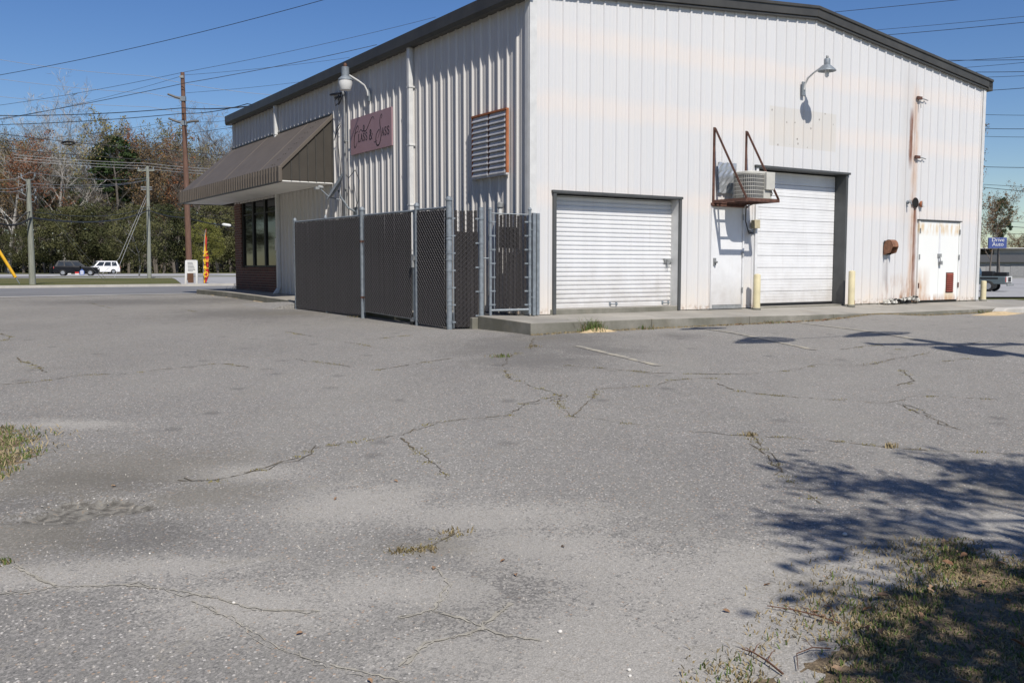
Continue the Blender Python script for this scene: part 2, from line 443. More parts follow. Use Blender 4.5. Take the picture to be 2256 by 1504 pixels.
def brick_mat():
    t = NT('dark_red_brick')
    sx = t.sep(t.obj)
    cb = t.n.new('ShaderNodeCombineXYZ')
    t.l.new(t.math('ADD', sx[1], sx[0]), cb.inputs[0]); t.l.new(sx[2], cb.inputs[1])
    br = t.n.new('ShaderNodeTexBrick'); br.inputs['Scale'].default_value = 1.0
    br.inputs['Brick Width'].default_value = .21; br.inputs['Row Height'].default_value = .075; br.inputs['Mortar Size'].default_value = .008
    br.inputs['Color1'].default_value = (.17, .065, .045, 1); br.inputs['Color2'].default_value = (.10, .045, .035, 1); br.inputs['Mortar'].default_value = (.22, .19, .17, 1)
    t.l.new(cb.outputs[0], br.inputs['Vector'])
    t.bump(t.math('SUBTRACT', 1.0, br.outputs['Fac']), .5, .01)
    return t.out(br.outputs['Color'], .85)
M['brick'] = brick_mat()

def foliage(name, a, b, trans=0.0):
    t = NT(name)
    c = t.ramp(t.math('ADD', t.math('MULTIPLY', t.noise(.9 if 'leaf' not in name else 6, 3, co=t.pos), .7), t.math('MULTIPLY', t.rand(), .35)), [(.28, a), (.75, b)])
    t.out(c, .75, 0, .15)
    return t.m
M['bark'] = simple('grey_bark', (.15, .13, .11), .95, 0, .35, 3, .3)
M['bark_pale'] = simple('pale_bark', (.34, .32, .29), .95, 0, .3, 2, .2)
M['twig'] = foliage('bare_twigs', (.13, .105, .085), (.24, .21, .18))
M['twig_pale'] = foliage('pale_bare_twigs', (.26, .235, .21), (.40, .37, .335))
M['leaf_rust'] = foliage('rust_red_buds', (.17, .070, .035), (.27, .125, .060))
M['leaf_bud'] = foliage('olive_spring_buds', (.13, .12, .045), (.22, .19, .075))
M['leaf_brown'] = foliage('brown_dry_foliage', (.16, .10, .05), (.25, .17, .085))
M['leaf_pine'] = foliage('pine_needles', (.022, .042, .016), (.055, .085, .030))
M['leaf_oak'] = foliage('evergreen_leaves', (.034, .042, .017), (.115, .112, .048))
M['leaf_yellow'] = foliage('yellow_green_leaves', (.12, .125, .030), (.24, .215, .055))
M['grass'] = foliage('green_grass_blades', (.060, .105, .022), (.12, .16, .045))
M['grass_dry'] = foliage('straw_grass_blades', (.24, .19, .10), (.36, .29, .17))
M['dead_leaf'] = foliage('dead_oak_leaf', (.17, .085, .045), (.36, .25, .16))
M['pebble'] = simple('white_pebble', (.66, .63, .58), .8, 0, .15, 40)
M['ramp'] = simple('crumbled_asphalt', (.26, .25, .235), .95, 0, .45, 30, .9, 60)

# ------------------------------------------------------------------ ground sheet, lot, slab, roads
def axis(segs):
    out = [segs[0][0]]
    for a, b, st in segs:
        n = max(1, int(round((b - a) / st)))
        out += [a + (b - a) * (i + 1) / n for i in range(n)]
    return out

def sheet(name, xs, ys, dz, m, keep=None, wear=None, zf=gz):
    idx = {}; V = []; F = []
    def vi(i, j):
        k = (i, j)
        if k not in idx:
            idx[k] = len(V); V.append((xs[i], ys[j], zf(xs[i], ys[j]) + dz))
        return idx[k]
    for j in range(len(ys) - 1):
        for i in range(len(xs) - 1):
            if keep and not keep((xs[i] + xs[i + 1]) / 2, (ys[j] + ys[j + 1]) / 2): continue
            F.append((vi(i, j), vi(i + 1, j), vi(i + 1, j + 1), vi(i, j + 1)))
    me = bpy.data.meshes.new(name); me.from_pydata(V, [], F); me.update()
    if wear is not None:
        co = np.array(V); ca = me.color_attributes.new('wear', 'FLOAT_COLOR', 'POINT')
        w = wear(co[:, 0], co[:, 1]); ca.data.foreach_set('color', w.astype(np.float32).ravel())
    me.polygons.foreach_set('use_smooth', [True] * len(me.polygons))
    o = link(name, me, m); o['kind'] = 'structure'; return o

gx = axis([(-1500, -300, 200), (-300, -60, 20), (-60, -10, 2.5), (-10, 20, 1), (20, 60, 2.5), (60, 300, 20), (300, 1500, 200)])
gy = axis([(-60, 0, 5), (0, 40, 1), (40, 110, 2.5), (110, 300, 20), (300, 2400, 300)])
sheet('ground', gx, gy, -.10, M['grass_ground'])

T_ROAD = 17.5
SAND = [((780, 1110), .55, .30), ((1060, 1140), .75, .22), ((1200, 1205), .65, .22), ((1330, 1240), .6, .25), ((1500, 1290), .75, .35), ((1400, 1420), .75, .5),
        ((1600, 1330), .75, .5), ((1250, 1500), .5, .4), ((1700, 1250), .6, .25), ((545, 1040), .45, .15), ((140, 935), .6, .12),
        ((560, 1330), .7, .2), ((900, 1300), .55, .15), ((1500, 1480), .7, .4), ((1840, 1260), .7, .3), ((2180, 1150), .6, .15), ((90, 1270), .55, .14), ((330, 1250), .6, .10), ((1000, 1440), .4, .15)]
DARK = [((1120, 765), 1.0, .9), ((1230, 745), 1.1, .6), ((1180, 790), 1.0, .6), ((1300, 770), .8, .5), ((180, 1055), .55, .14), ((260, 1062), .4, .12), ((60, 1110), .45, .2), ((980, 1170), .5, .22), ((1080, 1210), .4, .2), ((860, 695), 1.2, 1.0), ((560, 690), 2.0, 1.2), ((300, 665), 3.0, .9),
        ((480, 660), 2.2, .7), ((1150, 1300), .45, .3), ((1050, 1400), .35, .25), ((1500, 740), .3, .3), ((300, 1180), .5, .2)]
MOSS = [((250, 1040), .9, .35), ((120, 1050), .6, .4), ((60, 1180), .5, .3), ((350, 1010), .8, .25), ((480, 1090), .5, .2), ((930, 1205), .25, .10), ((1180, 745), .45, .2), ((180, 1115), .35, .13), ((900, 700), .6, .4), ((640, 690), 1.0, .4),
        ((2050, 1230), .35, .35), ((1850, 1330), .25, .3), ((2200, 1080), .3, .25), ((1290, 730), .5, .25)]
POT = G(180, 1120)
def pot(x, y):                                         # eroded pothole
    dx, dy = x - POT.x - .02, y - POT.y; a = np.arctan2(dy, dx)
    k = 1 + .14 * np.sin(3 * a + 1) + .10 * np.sin(5 * a + 2) + .06 * np.sin(9 * a)
    d = np.sqrt((dx / .30) ** 2 + ((dy - dx * .25) / .20) ** 2) / k
    return np.clip((1.35 - d) / .5, 0, 1)
def wear(x, y):
    w = np.zeros((len(x), 4)); w[:, 3] = pot(x, y)
    for ch, lst in enumerate((SAND, DARK, MOSS)):
        for (px, py), rx, ry in lst:
            p = G(px, py)
            d = ((x - p.x) / rx) ** 2 + ((y - p.y) / (ry * 1.6)) ** 2
            w[:, ch] = np.maximum(w[:, ch], np.exp(-d * .9))
    # sand lying against the slab edge
    return w
def lot_keep(x, y):
    s, t = rel(x, y)
    if t > T_ROAD: return False
    if s > 13.2 and t > .8: return False
    if 0.3 < s < 13 and .3 < t < 16: return False
    return True
lx = axis([(-60, -14, 1.0), (-14, -6, .35), (-6, 7, .07), (7, 14, .25), (14, 40, 1.0)])
ly = axis([(-8, 2.4, .6), (2.4, 9, .06), (9, 18, .12), (18, 32, .3), (32, 60, 1)])
sheet('parking_lot', lx, ly, 0.0, M['asphalt'], lot_keep, wear, lambda x, y: gz(x, y) - .04 * float(pot(np.array([x]), np.array([y]))[0]))

# roads laid parallel to the shop front; s along the road, t away from the lot
def strip(name, m, s0, s1, t0, t1, dz, step=4.0, tstep=2.0):
    ns = max(1, int((s1 - s0) / step)); nt = max(1, int(math.ceil((t1 - t0) / tstep))); V = []; F = []
    for j in range(nt + 1):
        for i in range(ns + 1):
            p = W(s0 + (s1 - s0) * i / ns, t0 + (t1 - t0) * j / nt); V.append((p.x, p.y, gz(p.x, p.y) + dz))
    for j in range(nt):
        for i in range(ns):
            a = j * (ns + 1) + i; F.append((a, a + 1, a + ns + 2, a + ns + 1))
    me = bpy.data.meshes.new(name); me.from_pydata(V, [], F); o = link(name, me, m); o['kind'] = 'structure'; return o
strip('gutter', M['kerb'], -60, 18, T_ROAD - .25, T_ROAD + .2, .012)
strip('road', M['road'], -60, 60, T_ROAD, 29.7, .004)
def kerb_run(name, s0, s1, t0, t1, h):
    mb = MB(); n = 24; b = []
    for i in range(n):
        a = s0 + (s1 - s0) * i / n; c = s0 + (s1 - s0) * (i + 1) / n
        q = [W(a, t0), W(c, t0), W(c, t1), W(a, t1)]
        zz = [gz(p.x, p.y) for p in q]
        mb.hexa([(p.x, p.y, z - .1) for p, z in zip(q, zz)], [(p.x, p.y, z + h) for p, z in zip(q, zz)])
    return tag(mb.build(name, M['kerb']), kind='structure')
kerb_run('kerb', -60, 60, 29.7, 29.95, .11)
strip('verge', M['grass_ground'], -60, 60, 29.95, 77, .03)
def skew(name, m, t0, t1, dz):
    V = []; F = []; n = 12
    for j in range(n + 1):
        t = t0 + (t1 - t0) * j / n; sa = 2.4 + (t - 32.8) * .225
        for i in range(7):
            p = W(sa + 60 * i / 6, t); V.append((p.x, p.y, gz(p.x, p.y) + dz))
    for j in range(n):
        for i in range(6): a = j * 7 + i; F.append((a, a + 1, a + 8, a + 7))
    me = bpy.data.meshes.new(name); me.from_pydata(V, [], F); tag(link(name, me, m), kind='structure')
skew('driveway', M['road_pale'], 31.5, 77, .05)
strip('forecourt', M['road_pale'], -90, 130, 77, 87, .02)
strip('verge', M['grass_ground'], 4, 130, 87, 95, .03)
strip('highway', M['road_pale'], -140, 200, 95, 140, .02)

# right-hand side street and far yard
def flat_rect(name, m, x0, x1, y0, y1, dz, nx=10, ny=14):
    xs = [x0 + (x1 - x0) * i / nx for i in range(nx + 1)]; ys = [y0 + (y1 - y0) * i / ny for i in range(ny + 1)]
    return sheet(name, xs, ys, dz, m)
flat_rect('side_street', M['road_pale'], 17, 150, 55, 150, .03)
flat_rect('street_marking', M['white'], 25, 150, 82, 82.6, .06, 6, 1)
flat_rect('street_marking', M['white'], 25, 150, 103, 104, .06, 6, 1)

# concrete apron round the building
def slab_piece(mb, pts, zt, zb):
    n = len(mb.v)
    k = len(pts)
    mb.v += [tuple(W(s, t, z)) for (s, t), z in zip(pts, zt)] + [tuple(W(s, t, zb)) for s, t in pts]
    mb.f.append(tuple(range(n, n + k))); 
    for i in range(k):
        j = (i + 1) % k; mb.f.append((n + j, n + i, n + k + i, n + k + j))
def edge_z(s): return -.045 - .085 * ss((s + .8) / 11)
apron = thing('concrete_apron', 'stained concrete apron running along the foot of the metal building', 'slab', W(0, 0, 0), 0)
apron.location = (0, 0, 0)
cuts = [-.85, 1.6, 3.95, 6.3, 8.6, 10.9, 13.2, 15.6]
for i in range(len(cuts) - 1):
    a, b = cuts[i] + .004, cuts[i + 1] - .004; mb = MB()
    ti = .3
    slab_piece(mb, [(a, -1.25), (b, -1.25), (b, ti), (a, ti)], [edge_z(a), edge_z(b), 0 if b < 13.3 else -.04, 0], -.5)
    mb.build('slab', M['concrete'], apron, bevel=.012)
lc = [.304, 3.2, 6.0, 8.8, 11.6, 14.4, 17.4]
for i in range(len(lc) - 1):
    a, b = lc[i] + .004, lc[i + 1] - .004; mb = MB()
    f = lambda t: -.03 + .13 * ss((t - 6) / 9)
    slab_piece(mb, [(-.95, a), (.1, a), (.1, b), (-.95, b)], [f(a), f(a) + .02, f(b) + .02, f(b)], -.5)
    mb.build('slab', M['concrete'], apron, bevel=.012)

# ------------------------------------------------------------------ the metal building
bld = thing('metal_building', 'white ribbed metal warehouse with dark gable trim and two roller doors', 'building', W(0, 0, 0), AANG)
GW = 13.37; GL = 16.35; SR = 7.05
def gtop(s): return 5.30 + (5.86 - 5.30) * s / SR if s < SR else 5.86 - (5.86 - 5.10) * (s - SR) / (GW - SR)
PITCHW = .292
PROF = [(0, 0), (.012, -.034), (.044, -.034), (.056, 0), (.120, 0), (.126, -.005), (.146, -.005), (.152, 0), (.200, 0), (.206, -.005), (.226, -.005), (.232, 0)]
OPEN_G = [(.5, 3.35, -.1, 2.06), (4.17, 5.08, -.1, 1.98), (5.44, 8.17, -.1, 2.77), (10.83, 12.5, -.1, 1.88)]
def panels(u0, u1, opens, top, place, m, z0=.0, k0=0):
    n = int(math.ceil((u1 - u0) / PITCHW))
    for i in range(n):
        a = u0 + i * PITCHW; b = min(a + PITCHW, u1)
        pts = [(a + p, d) for p, d in PROF if a + p < b - 1e-6] + [(b, 0)]
        br = sorted(set([x for o in opens for x in o[:2] if a < x < b]))
        for x in br:
            for q in range(len(pts) - 1):
                if pts[q][0] < x < pts[q + 1][0]:
                    f = (x - pts[q][0]) / (pts[q + 1][0] - pts[q][0])
                    pts.insert(q + 1, (x, pts[q][1] + f * (pts[q + 1][1] - pts[q][1]))); break
        mb = MB()
        for (xa, da), (xb, db) in zip(pts[:-1], pts[1:]):
            mid = (xa + xb) / 2; zs = [(z0, None)]
            iv = [(z0, 'top')]
            for o in opens:
                if o[0] - 1e-6 < mid < o[1] + 1e-6: iv = [(max(o[3], z0), 'top')] if o[2] <= z0 else [(z0, o[2]), (o[3], 'top')]
            for lo, hi in iv:
                ha = top(xa) if hi == 'top' else hi; hb = top(xb) if hi == 'top' else hi
                mb.poly([place(xa, da, lo), place(xb, db, lo), place(xb, db, hb), place(xa, da, ha)])
        mb.build('wall_panel', m, bld)
panels(.06, GW - .05, OPEN_G, gtop, lambda u, d, z: (u, d * .68, z), M['wall_gable'], .004)
OPEN_L = [(12.42, 16.4, -.1, 2.74)]
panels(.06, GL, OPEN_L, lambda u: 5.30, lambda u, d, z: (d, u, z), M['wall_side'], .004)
# other two walls, roof
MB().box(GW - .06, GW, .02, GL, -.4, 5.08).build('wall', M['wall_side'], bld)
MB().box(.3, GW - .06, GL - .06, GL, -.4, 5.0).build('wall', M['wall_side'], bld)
mb = MB(); ro = .05
mb.hexa([(-.05, -.06, 5.34), (SR, -.06, 5.90), (SR, GL + .1, 5.90), (-.05, GL + .1, 5.34)], [(-.05, -.06, 5.40), (SR, -.06, 5.96), (SR, GL + .1, 5.96), (-.05, GL + .1, 5.40)])
mb.hexa([(SR, -.06, 5.90), (GW + .1, -.06, 5.13), (GW + .1, GL + .1, 5.13), (SR, GL + .1, 5.90)], [(SR, -.06, 5.96), (GW + .1, -.06, 5.19), (GW + .1, GL + .1, 5.19), (SR, GL + .1, 5.96)])
roof = mb.build('roof', M['trim'], bld)
# roof ribs seen on the rake edge and the ridge cap
MB().hexa([(SR - .3, -.09, 5.945), (SR + .3, -.09, 5.945), (SR + .3, GL, 5.945), (SR - .3, GL, 5.945)], [(SR - .02, -.09, 6.03), (SR + .02, -.09, 6.03), (SR + .02, GL, 6.03), (SR - .02, GL, 6.03)]).build('ridge_cap', M['trim'], roof)
def rake(sa, za, sb, zb):
    mb = MB()
    for y0, y1, lo, hi in ((-.10, -.036, .035, .235), (-.075, -.034, -.02, .03), (-.125, -.03, .19, .25)):
        mb.hexa([(sa, y0, za + lo), (sb, y0, zb + lo), (sb, y1, zb + lo), (sa, y1, za + lo)], [(sa, y0, za + hi), (sb, y0, zb + hi), (sb, y1, zb + hi), (sa, y1, za + hi)])
    mb.build('gable_trim', M['trim'], bld, bevel=.008)
rake(-.18, gtop(0) - .02, SR, 5.86); rake(SR + .002, 5.86, GW + .17, gtop(GW) - .02)
MB().box(GW + .0, GW + .18, -.10, GL + .1, 5.06, 5.30).build('gutter', M['trim'], bld, bevel=.01)
g1 = MB().prism([(-.195, 5.25), (-.195, 5.455), (-.180, 5.465), (.0, 5.50), (.0, 5.19), (-.165, 5.18)], -.10, GL + .12)
g1.build('gutter', M['trim'], bld)
# corner trim
mb = MB(); mb.box(-.040, .10, -.042, .004, .0, 5.3); mb.box(-.042, .002, .006, .11, .0, 5.3); mb.build('corner_trim', M['gutter_white'], bld, bevel=.006)
MB().box(GW - .10, GW + .01, -.040, .0, .0, 5.09).build('corner_trim', M['gutter_white'], bld, bevel=.006)
# base of the wall
MB().box(.02, GW - .02, .01, .25, -.35, .003).build('foundation', M['concrete'], bld)

def downspout(t, z1, kick=True):
    mb = MB(); w = .052; x0, x1 = -.135, -.037
    mb.box(x0, x1, t - w, t + w, .24, z1)
    if kick:
        mb.hexa([(x0 - .16, t - w, .02), (x1 - .14, t - w, .02), (x1 - .14, t + w, .02), (x0 - .16, t + w, .02)], [(x0, t - w, .238), (x1, t - w, .238), (x1, t + w, .238), (x0, t + w, .238)])
    o = mb.build('downspout', M['gutter_white'], bld, bevel=.012)
    b = MB()
    for z in (1.15, 2.05, 3.25, 4.4):
        if z < z1: b.box(x0 - .004, x1 + .03, t - w - .012, t + w + .012, z, z + .03)
    b.build('strap', M['gutter_white'], o)
downspout(4.17, 5.22); downspout(12.15, 5.22)

# shop-front bay: brick base, pier and tinted windows
MB().box(.0, .28, 12.5, GL, -.2, .76).build('brick_base', M['brick'], bld)
MB().box(-.03, .30, 12.5, 15.74, .765, .80).build('window_sill', M['brick'], bld)
MB().box(-.002, .28, 15.74, GL, .763, 2.79).build('brick_pier', M['brick'], bld)
for a, b in ((12.55, 13.55), (13.68, 14.62), (14.75, 15.60)):
    w = MB().box(.08, .10, a, b, .86, 2.74).build('window_pane', M['glass_dark'], bld)
mb = MB()
for a, b in ((12.42, 12.55), (13.55, 13.68), (14.62, 14.75), (15.60, 15.737)): mb.box(.04, .14, a, b, .80, 2.79)
mb.box(.05, .13, 12.551, 15.599, .801, .858); mb.box(.05, .13, 12.551, 15.599, 2.742, 2.789); mb.box(.052, .128, 12.551, 15.599, 2.36, 2.40)
mb.build('window_frame', M['black'], bld)
MB().box(.30, .32, 12.4, GL - .1, 0, 2.8).build('interior_backing', M['painted_dark'], bld)
MB().box(.068, .074, 12.62, 12.86, 1.28, 1.62).build('paper_notice', M['paper'], bld)

# ---- awning
ZB, ZF, ZT, OFF = 2.80, 3.13, 4.43, 1.36
TN, TF = 8.32, 17.55
aw = thing('awning', 'dark bronze metal awning sloping over the shop windows of the side wall', 'awning', W(0, 0, 0), AANG)
n = 30; mb = MB()
pitch = (TF - TN) / n
for i in range(n):                                        # ribbed slope sheets
    a = TN + i * pitch; b = a + pitch
    ta, tb = min(a, 16.2 + (a - 16.2) * .1 if a > 16.2 else a), min(b, 16.2 + (b - 16.2) * .1 if b > 16.2 else b)
    mb = MB()
    mb.hexa([(-OFF, a, ZF - .02), (-OFF, b, ZF - .02), (-.036, tb, ZT - .02), (-.036, ta, ZT - .02)], [(-OFF, a, ZF), (-OFF, b, ZF), (-.036, tb, ZT), (-.036, ta, ZT)])
    if i % 10 == 4:
        mb.hexa([(-OFF, b - .035, ZF), (-OFF, b - .004, ZF), (-.036, tb - .004, ZT), (-.036, tb - .035, ZT)], [(-OFF, b - .028, ZF + .012), (-OFF, b - .010, ZF + .012), (-.036, tb - .010, ZT + .012), (-.036, tb - .028, ZT + .012)])
    mb.build('roof_sheet', M['awning'], aw)
nf = 46
for i in range(nf):                                       # corrugated fascia
    a = TN + (TF - TN) * i / nf; b = TN + (TF - TN) * (i + 1) / nf; w = b - a
    mb = MB(); mb.prism([(-OFF - .02, 0), (-OFF - .02, .0)], 0, 0) if False else None
    q = [(a, 0), (a + w * .15, -.032), (a + w * .5, -.032), (a + w * .65, 0), (b, 0)]
    for (u0, d0), (u1, d1) in zip(q[:-1], q[1:]):
        mb.poly([(-OFF + d0, u0, ZB), (-OFF + d0, u0, ZF + .02), (-OFF + d1, u1, ZF + .02), (-OFF + d1, u1, ZB)])
    mb.build('fascia_rib', M['awning'], aw)
MB().box(-OFF - .04, -OFF + .02, TN - .02, TF, ZB - .03, ZB - .002).build('drip_edge', M['trim'], aw)
MB().box(-OFF + .021, -.036, TN, TF, ZB + .0, ZB + .02).build('soffit', M['soffit'], aw)
# near end: triangular gable filled with battened sheets
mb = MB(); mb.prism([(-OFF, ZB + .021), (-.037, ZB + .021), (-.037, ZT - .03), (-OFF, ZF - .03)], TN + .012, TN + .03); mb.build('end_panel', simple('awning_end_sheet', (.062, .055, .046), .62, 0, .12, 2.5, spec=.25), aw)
for k in range(6):
    x = -.05 - k * .205; zt = ZT - .03 + (x + .036) / (OFF - .036) * (ZT - ZF) * 1.0
    MB().box(x - .012, x + .012, TN - .012, TN + .011, ZB + .021, max(zt - .10, ZB + .1)).build('batten', M['trim'], aw)
mb = MB(); mb.hexa([(-OFF - .01, TN - .03, ZF - .10), (-OFF - .01, TN + .05, ZF - .10), (-.036, TN + .05, ZT - .10), (-.036, TN - .03, ZT - .10)],
                   [(-OFF - .01, TN - .03, ZF + .015), (-OFF - .01, TN + .05, ZF + .015), (-.036, TN + .05, ZT + .015), (-.036, TN - .03, ZT + .015)])
mb.build('rake_trim', M['awning'], aw, bevel=.01)
mb = MB(); mb.box(-OFF - .036, -OFF + .06, TN - .035, TN + .06, ZB - .02, ZF + .01); mb.build('corner_post', M['awning'], aw, bevel=.02)
MB().box(-.06, -.034, TN - .01, 16.25, ZT + .0, ZT + .035).build('head_flashing', M['trim'], aw)
# wrap round the far front
mb = MB(); mb.hexa([(-.04, GL + .02, ZT - .02), (GW, GL + .02, ZT - .02), (GW, TF, ZF - .02), (-OFF, TF, ZF - .02)], [(-.04, GL + .02, ZT), (GW, GL + .02, ZT), (GW, TF, ZF), (-OFF, TF, ZF)])
mb.build('front_slope', M['awning'], aw)
MB().box(-OFF, GW, TF + .001, TF + .03, ZB - .02, ZF).build('front_fascia', M['awning'], aw)
screw = MB().lathe([(.016, 0), (.016, .012)], n=8).mesh('screw')
for k in range(9):
    f = .08 + k * .105
    for dt in (.62, .78):
        o = link('screw', screw, M['trim'], aw); o.location = (-OFF + f * (OFF - .036), TN + dt, ZF + f * (ZT - ZF) + .003)

# ------------------------------------------------------------------ roller door in the gable wall
def opening_trim(name, x0, x1, z1, dpt, parent, m_in):
    # trim lines the opening, proud of the ribs
    MB().box(x0 - .05, x0 + .012, -.045, dpt, .0, z1 - .002).build('jamb', M['trim_dk'], parent, bevel=.004)
    MB().box(x1 - .012, x1 + .05, -.045, -.012, .0, z1 - .002).build('jamb', M['trim_dk'], parent, bevel=.004)
    MB().box(x1 - .010, x1 + .03, -.010, dpt, .0, z1 - .004).build('jamb_lining', m_in, parent)
    MB().box(x0 - .07, x1 + .07, -.055, dpt, z1, z1 + .045).build('header', M['trim_dk'], parent, bevel=.004)
rd = thing('roller_door', 'white corrugated roll-up door set low beside the fence corner', 'door', W(0, 0, 0), AANG)
opening_trim('rd', .5, 3.35, 2.06, .34, rd, M['gutter_white'])
zs = .105
nsl = 25; hsl = (2.04 - zs) / nsl
sl = MB(); prof = [(0.0, .0), (.012, .014), (hsl * .55, .016), (hsl * .72, .0), (hsl * .8, -.006), (hsl, 0.0)]
prof = [(-.0, .20), (.10 * hsl, .182), (.62 * hsl, .180), (.74 * hsl, .20), (.86 * hsl, .207), (hsl, .20)]
for (z0, y0), (z1, y1) in zip(prof[:-1], prof[1:]):
    sl.poly([(.505, y0, z0), (3.345, y0, z0), (3.345, y1, z1), (.505, y1, z1)])
slm = sl.mesh('slat')
for i in range(nsl):
    link('slat', slm, M['door_white'], rd).location = (0, 0, zs + i * hsl)
MB().box(.515, 3.335, .165, .225, zs - .02, zs + .055).build('bottom_bar', M['door_white'], rd, bevel=.006)
MB().box(.40, 3.34, -.02, .33, -.05, zs - .022).build('threshold', M['concrete'], rd, bevel=.012)
for x in (1.93, 3.20):
    mb = MB(); mb.tube([(x - .07, .165, .14), (x - .06, .11, .14), (x + .06, .11, .14), (x + .07, .165, .14)], .011, 6)
    mb.box(x - .095, x - .055, .155, .168, .115, .175); mb.box(x + .055, x + .095, .155, .168, .115, .175); mb.build('handle', M['galv'], rd)
mb = MB(); mb.box(3.16, 3.335, .145, .180, .90, .965); mb.box(3.20, 3.26, .12, .146, .87, .95); mb.tube([(3.21, .13, .87), (3.21, .125, .80), (3.25, .125, .80), (3.25, .13, .87)], .007, 6)
mb.build('latch', M['galv_dull'], rd)
rd.location = W(0, 0, 0)

# ------------------------------------------------------------------ steel walk door
pd = thing('walk_door', 'plain white steel walk door under the rusty air conditioner bracket', 'door', W(0, 0, 0), AANG)
MB().box(4.172, 4.215, -.045, .08, .005, 1.978).build('frame', M['white'], pd, bevel=.004)
MB().box(5.035, 5.078, -.045, .08, .005, 1.978).build('frame', M['white'], pd, bevel=.004)
MB().box(4.16, 5.09, -.062, .08, 1.98, 2.03).build('drip_cap', M['rust'], pd, bevel=.004)
leaf = MB().box(4.218, 5.032, -.022, .03, .075, 1.972).build('leaf', M['door_white'], pd, bevel=.003)
MB().box(4.18, 5.07, -.035, .1, .0, .07).build('threshold', M['galv_dull'], pd)
mb = MB(); mb.box(4.25, 4.31, -.045, -.022, .84, .98); mb.lathe([(.02, 0), (.026, .03), (.018, .06)], (4.28, -.045, .90), 12, Matrix.Rotation(math.pi / 2, 3, 'X'))
mb.build('lock', M['galv_dull'], leaf)
for z in (.30, 1.0, 1.72):
    MB().box(5.02, 5.052, -.056, -.0451, z, z + .11).build('hinge', M['galv_dull'], pd)

# ------------------------------------------------------------------ sectional overhead door
od = thing('overhead_door', 'tall white sectional garage door between the two cream bollards', 'door', W(0, 0, 0), AANG)
MB().box(5.385, 5.452, -.048, .30, .0, 2.768).build('jamb', M['white'], od, bevel=.004)
MB().box(8.158, 8.225, -.048, .30, .0, 2.768).build('jamb', M['trim_dk'], od, bevel=.004)
MB().box(5.34, 8.27, -.075, .30, 2.77, 2.815).build('header', M['trim_dk'], od, bevel=.004)
nse = 11; hs = (2.75 - .06) / nse
for i in range(nse):
    z0 = .06 + i * hs; mb = MB()
    zz = [0, .004, .012, hs * .22, hs * .24, hs * .26, hs * .28, hs * .47, hs * .49, hs * .51, hs * .53, hs * .72, hs * .74, hs * .76, hs * .78, hs - .010, hs - .002]
    yy = [.258, .242, .238, .238, .243, .243, .238, .238, .243, .243, .238, .238, .243, .243, .238, .238, .256]
    for k in range(len(zz) - 1):
        mb.poly([(5.46, yy[k], z0 + zz[k]), (8.15, yy[k], z0 + zz[k]), (8.15, yy[k + 1], z0 + zz[k + 1]), (5.46, yy[k + 1], z0 + zz[k + 1])])
    mb.build('door_section', M['door_white'], od)
MB().box(5.46, 8.15, .23, .27, .012, .058).build('rubber_seal', M['black'], od)
MB().box(5.45, 8.16, .275, .30, .06, 2.76).build('backing', M['painted_dark'], od)
MB().box(5.46, 8.15, -.04, .34, -.06, .006).build('threshold', M['concrete'], od)

# ------------------------------------------------------------------ double doors
dd = thing('double_door', 'narrow pale double doors with rust streaks and a red vent grille', 'door', W(0, 0, 0), AANG)
def dd_mat():
    t = NT('rust_streaked_paint'); x, y, z = t.sep(t.obj)[:3]
    n = t.noise(4, 5, stretch=(2, 1, .5))
    b = t.mix(t.noise(1.5, 3), (.76, .78, .76), (.82, .82, .78))
    m = t.math('MULTIPLY', t.band(x, 11.02, .10, .25), t.band(z, .15, .2, .5))
    b = t.mix(t.math('MULTIPLY', m, t.ramp(n, [(.3, .2), (.7, .9)])), b, (.48, .25, .10))
    m = t.math('MULTIPLY', t.band(z, 1.70, .06, .12), t.ramp(n, [(.42, 0.0), (.62, .7)]))
    b = t.mix(m, b, (.62, .42, .18))
    m = t.math('MULTIPLY', t.band(x, 12.12, .14, .1), t.band(z, .10, .08, .15))
    b = t.mix(t.math('MULTIPLY', m, .6), b, (.62, .46, .24))
    b = t.mix(t.math('MULTIPLY', t.band(z, .04, .02, .14), t.ramp(n, [(.35, 0.0), (.6, .8)])), b, (.40, .20, .09))
    return t.out(b, .5)
M['dd'] = dd_mat()
MB().box(10.832, 10.872, -.045, .08, .0, 1.878).build('frame', M['dd'], dd, bevel=.004)
MB().box(12.458, 12.498, -.045, .08, .0, 1.878).build('frame', M['dd'], dd, bevel=.004)
MB().box(10.80, 12.53, -.062, .08, 1.88, 1.905).build('drip_cap', M['trim_dk'], dd)
l1 = MB().box(10.876, 11.660, -.028, .02, .035, 1.872).build('leaf', M['dd'], dd, bevel=.003)
l2 = MB().box(11.668, 12.454, -.028, .02, .035, 1.872).build('leaf', M['dd'], dd, bevel=.003)
MB().box(10.88, 12.45, -.02, .08, .0, .033).build('gap_shade_strip', M['painted_dark'], dd)  # black strip painted in for the shade under the leaves
MB().box(11.64, 11.70, -.036, -.0281, .9, 1.75).build('astragal', M['white'], l2)
mb = MB()
mb.box(11.98, 12.28, -.036, -.0281, .20, .68); v = mb.build('vent', M['rust'], l2)
M['vent_red'] = simple('red_oxide', (.24, .055, .035), .7, 0, .3, 9)
for i in range(9):
    z = .225 + i * .049
    MB().hexa([(11.99, -.058, z), (12.27, -.058, z), (12.27, -.0361, z + .02), (11.99, -.0361, z + .02)], [(11.99, -.056, z + .006), (12.27, -.056, z + .006), (12.27, -.0361, z + .04), (11.99, -.0361, z + .04)]).build('vent_slat', M['vent_red'], l2)
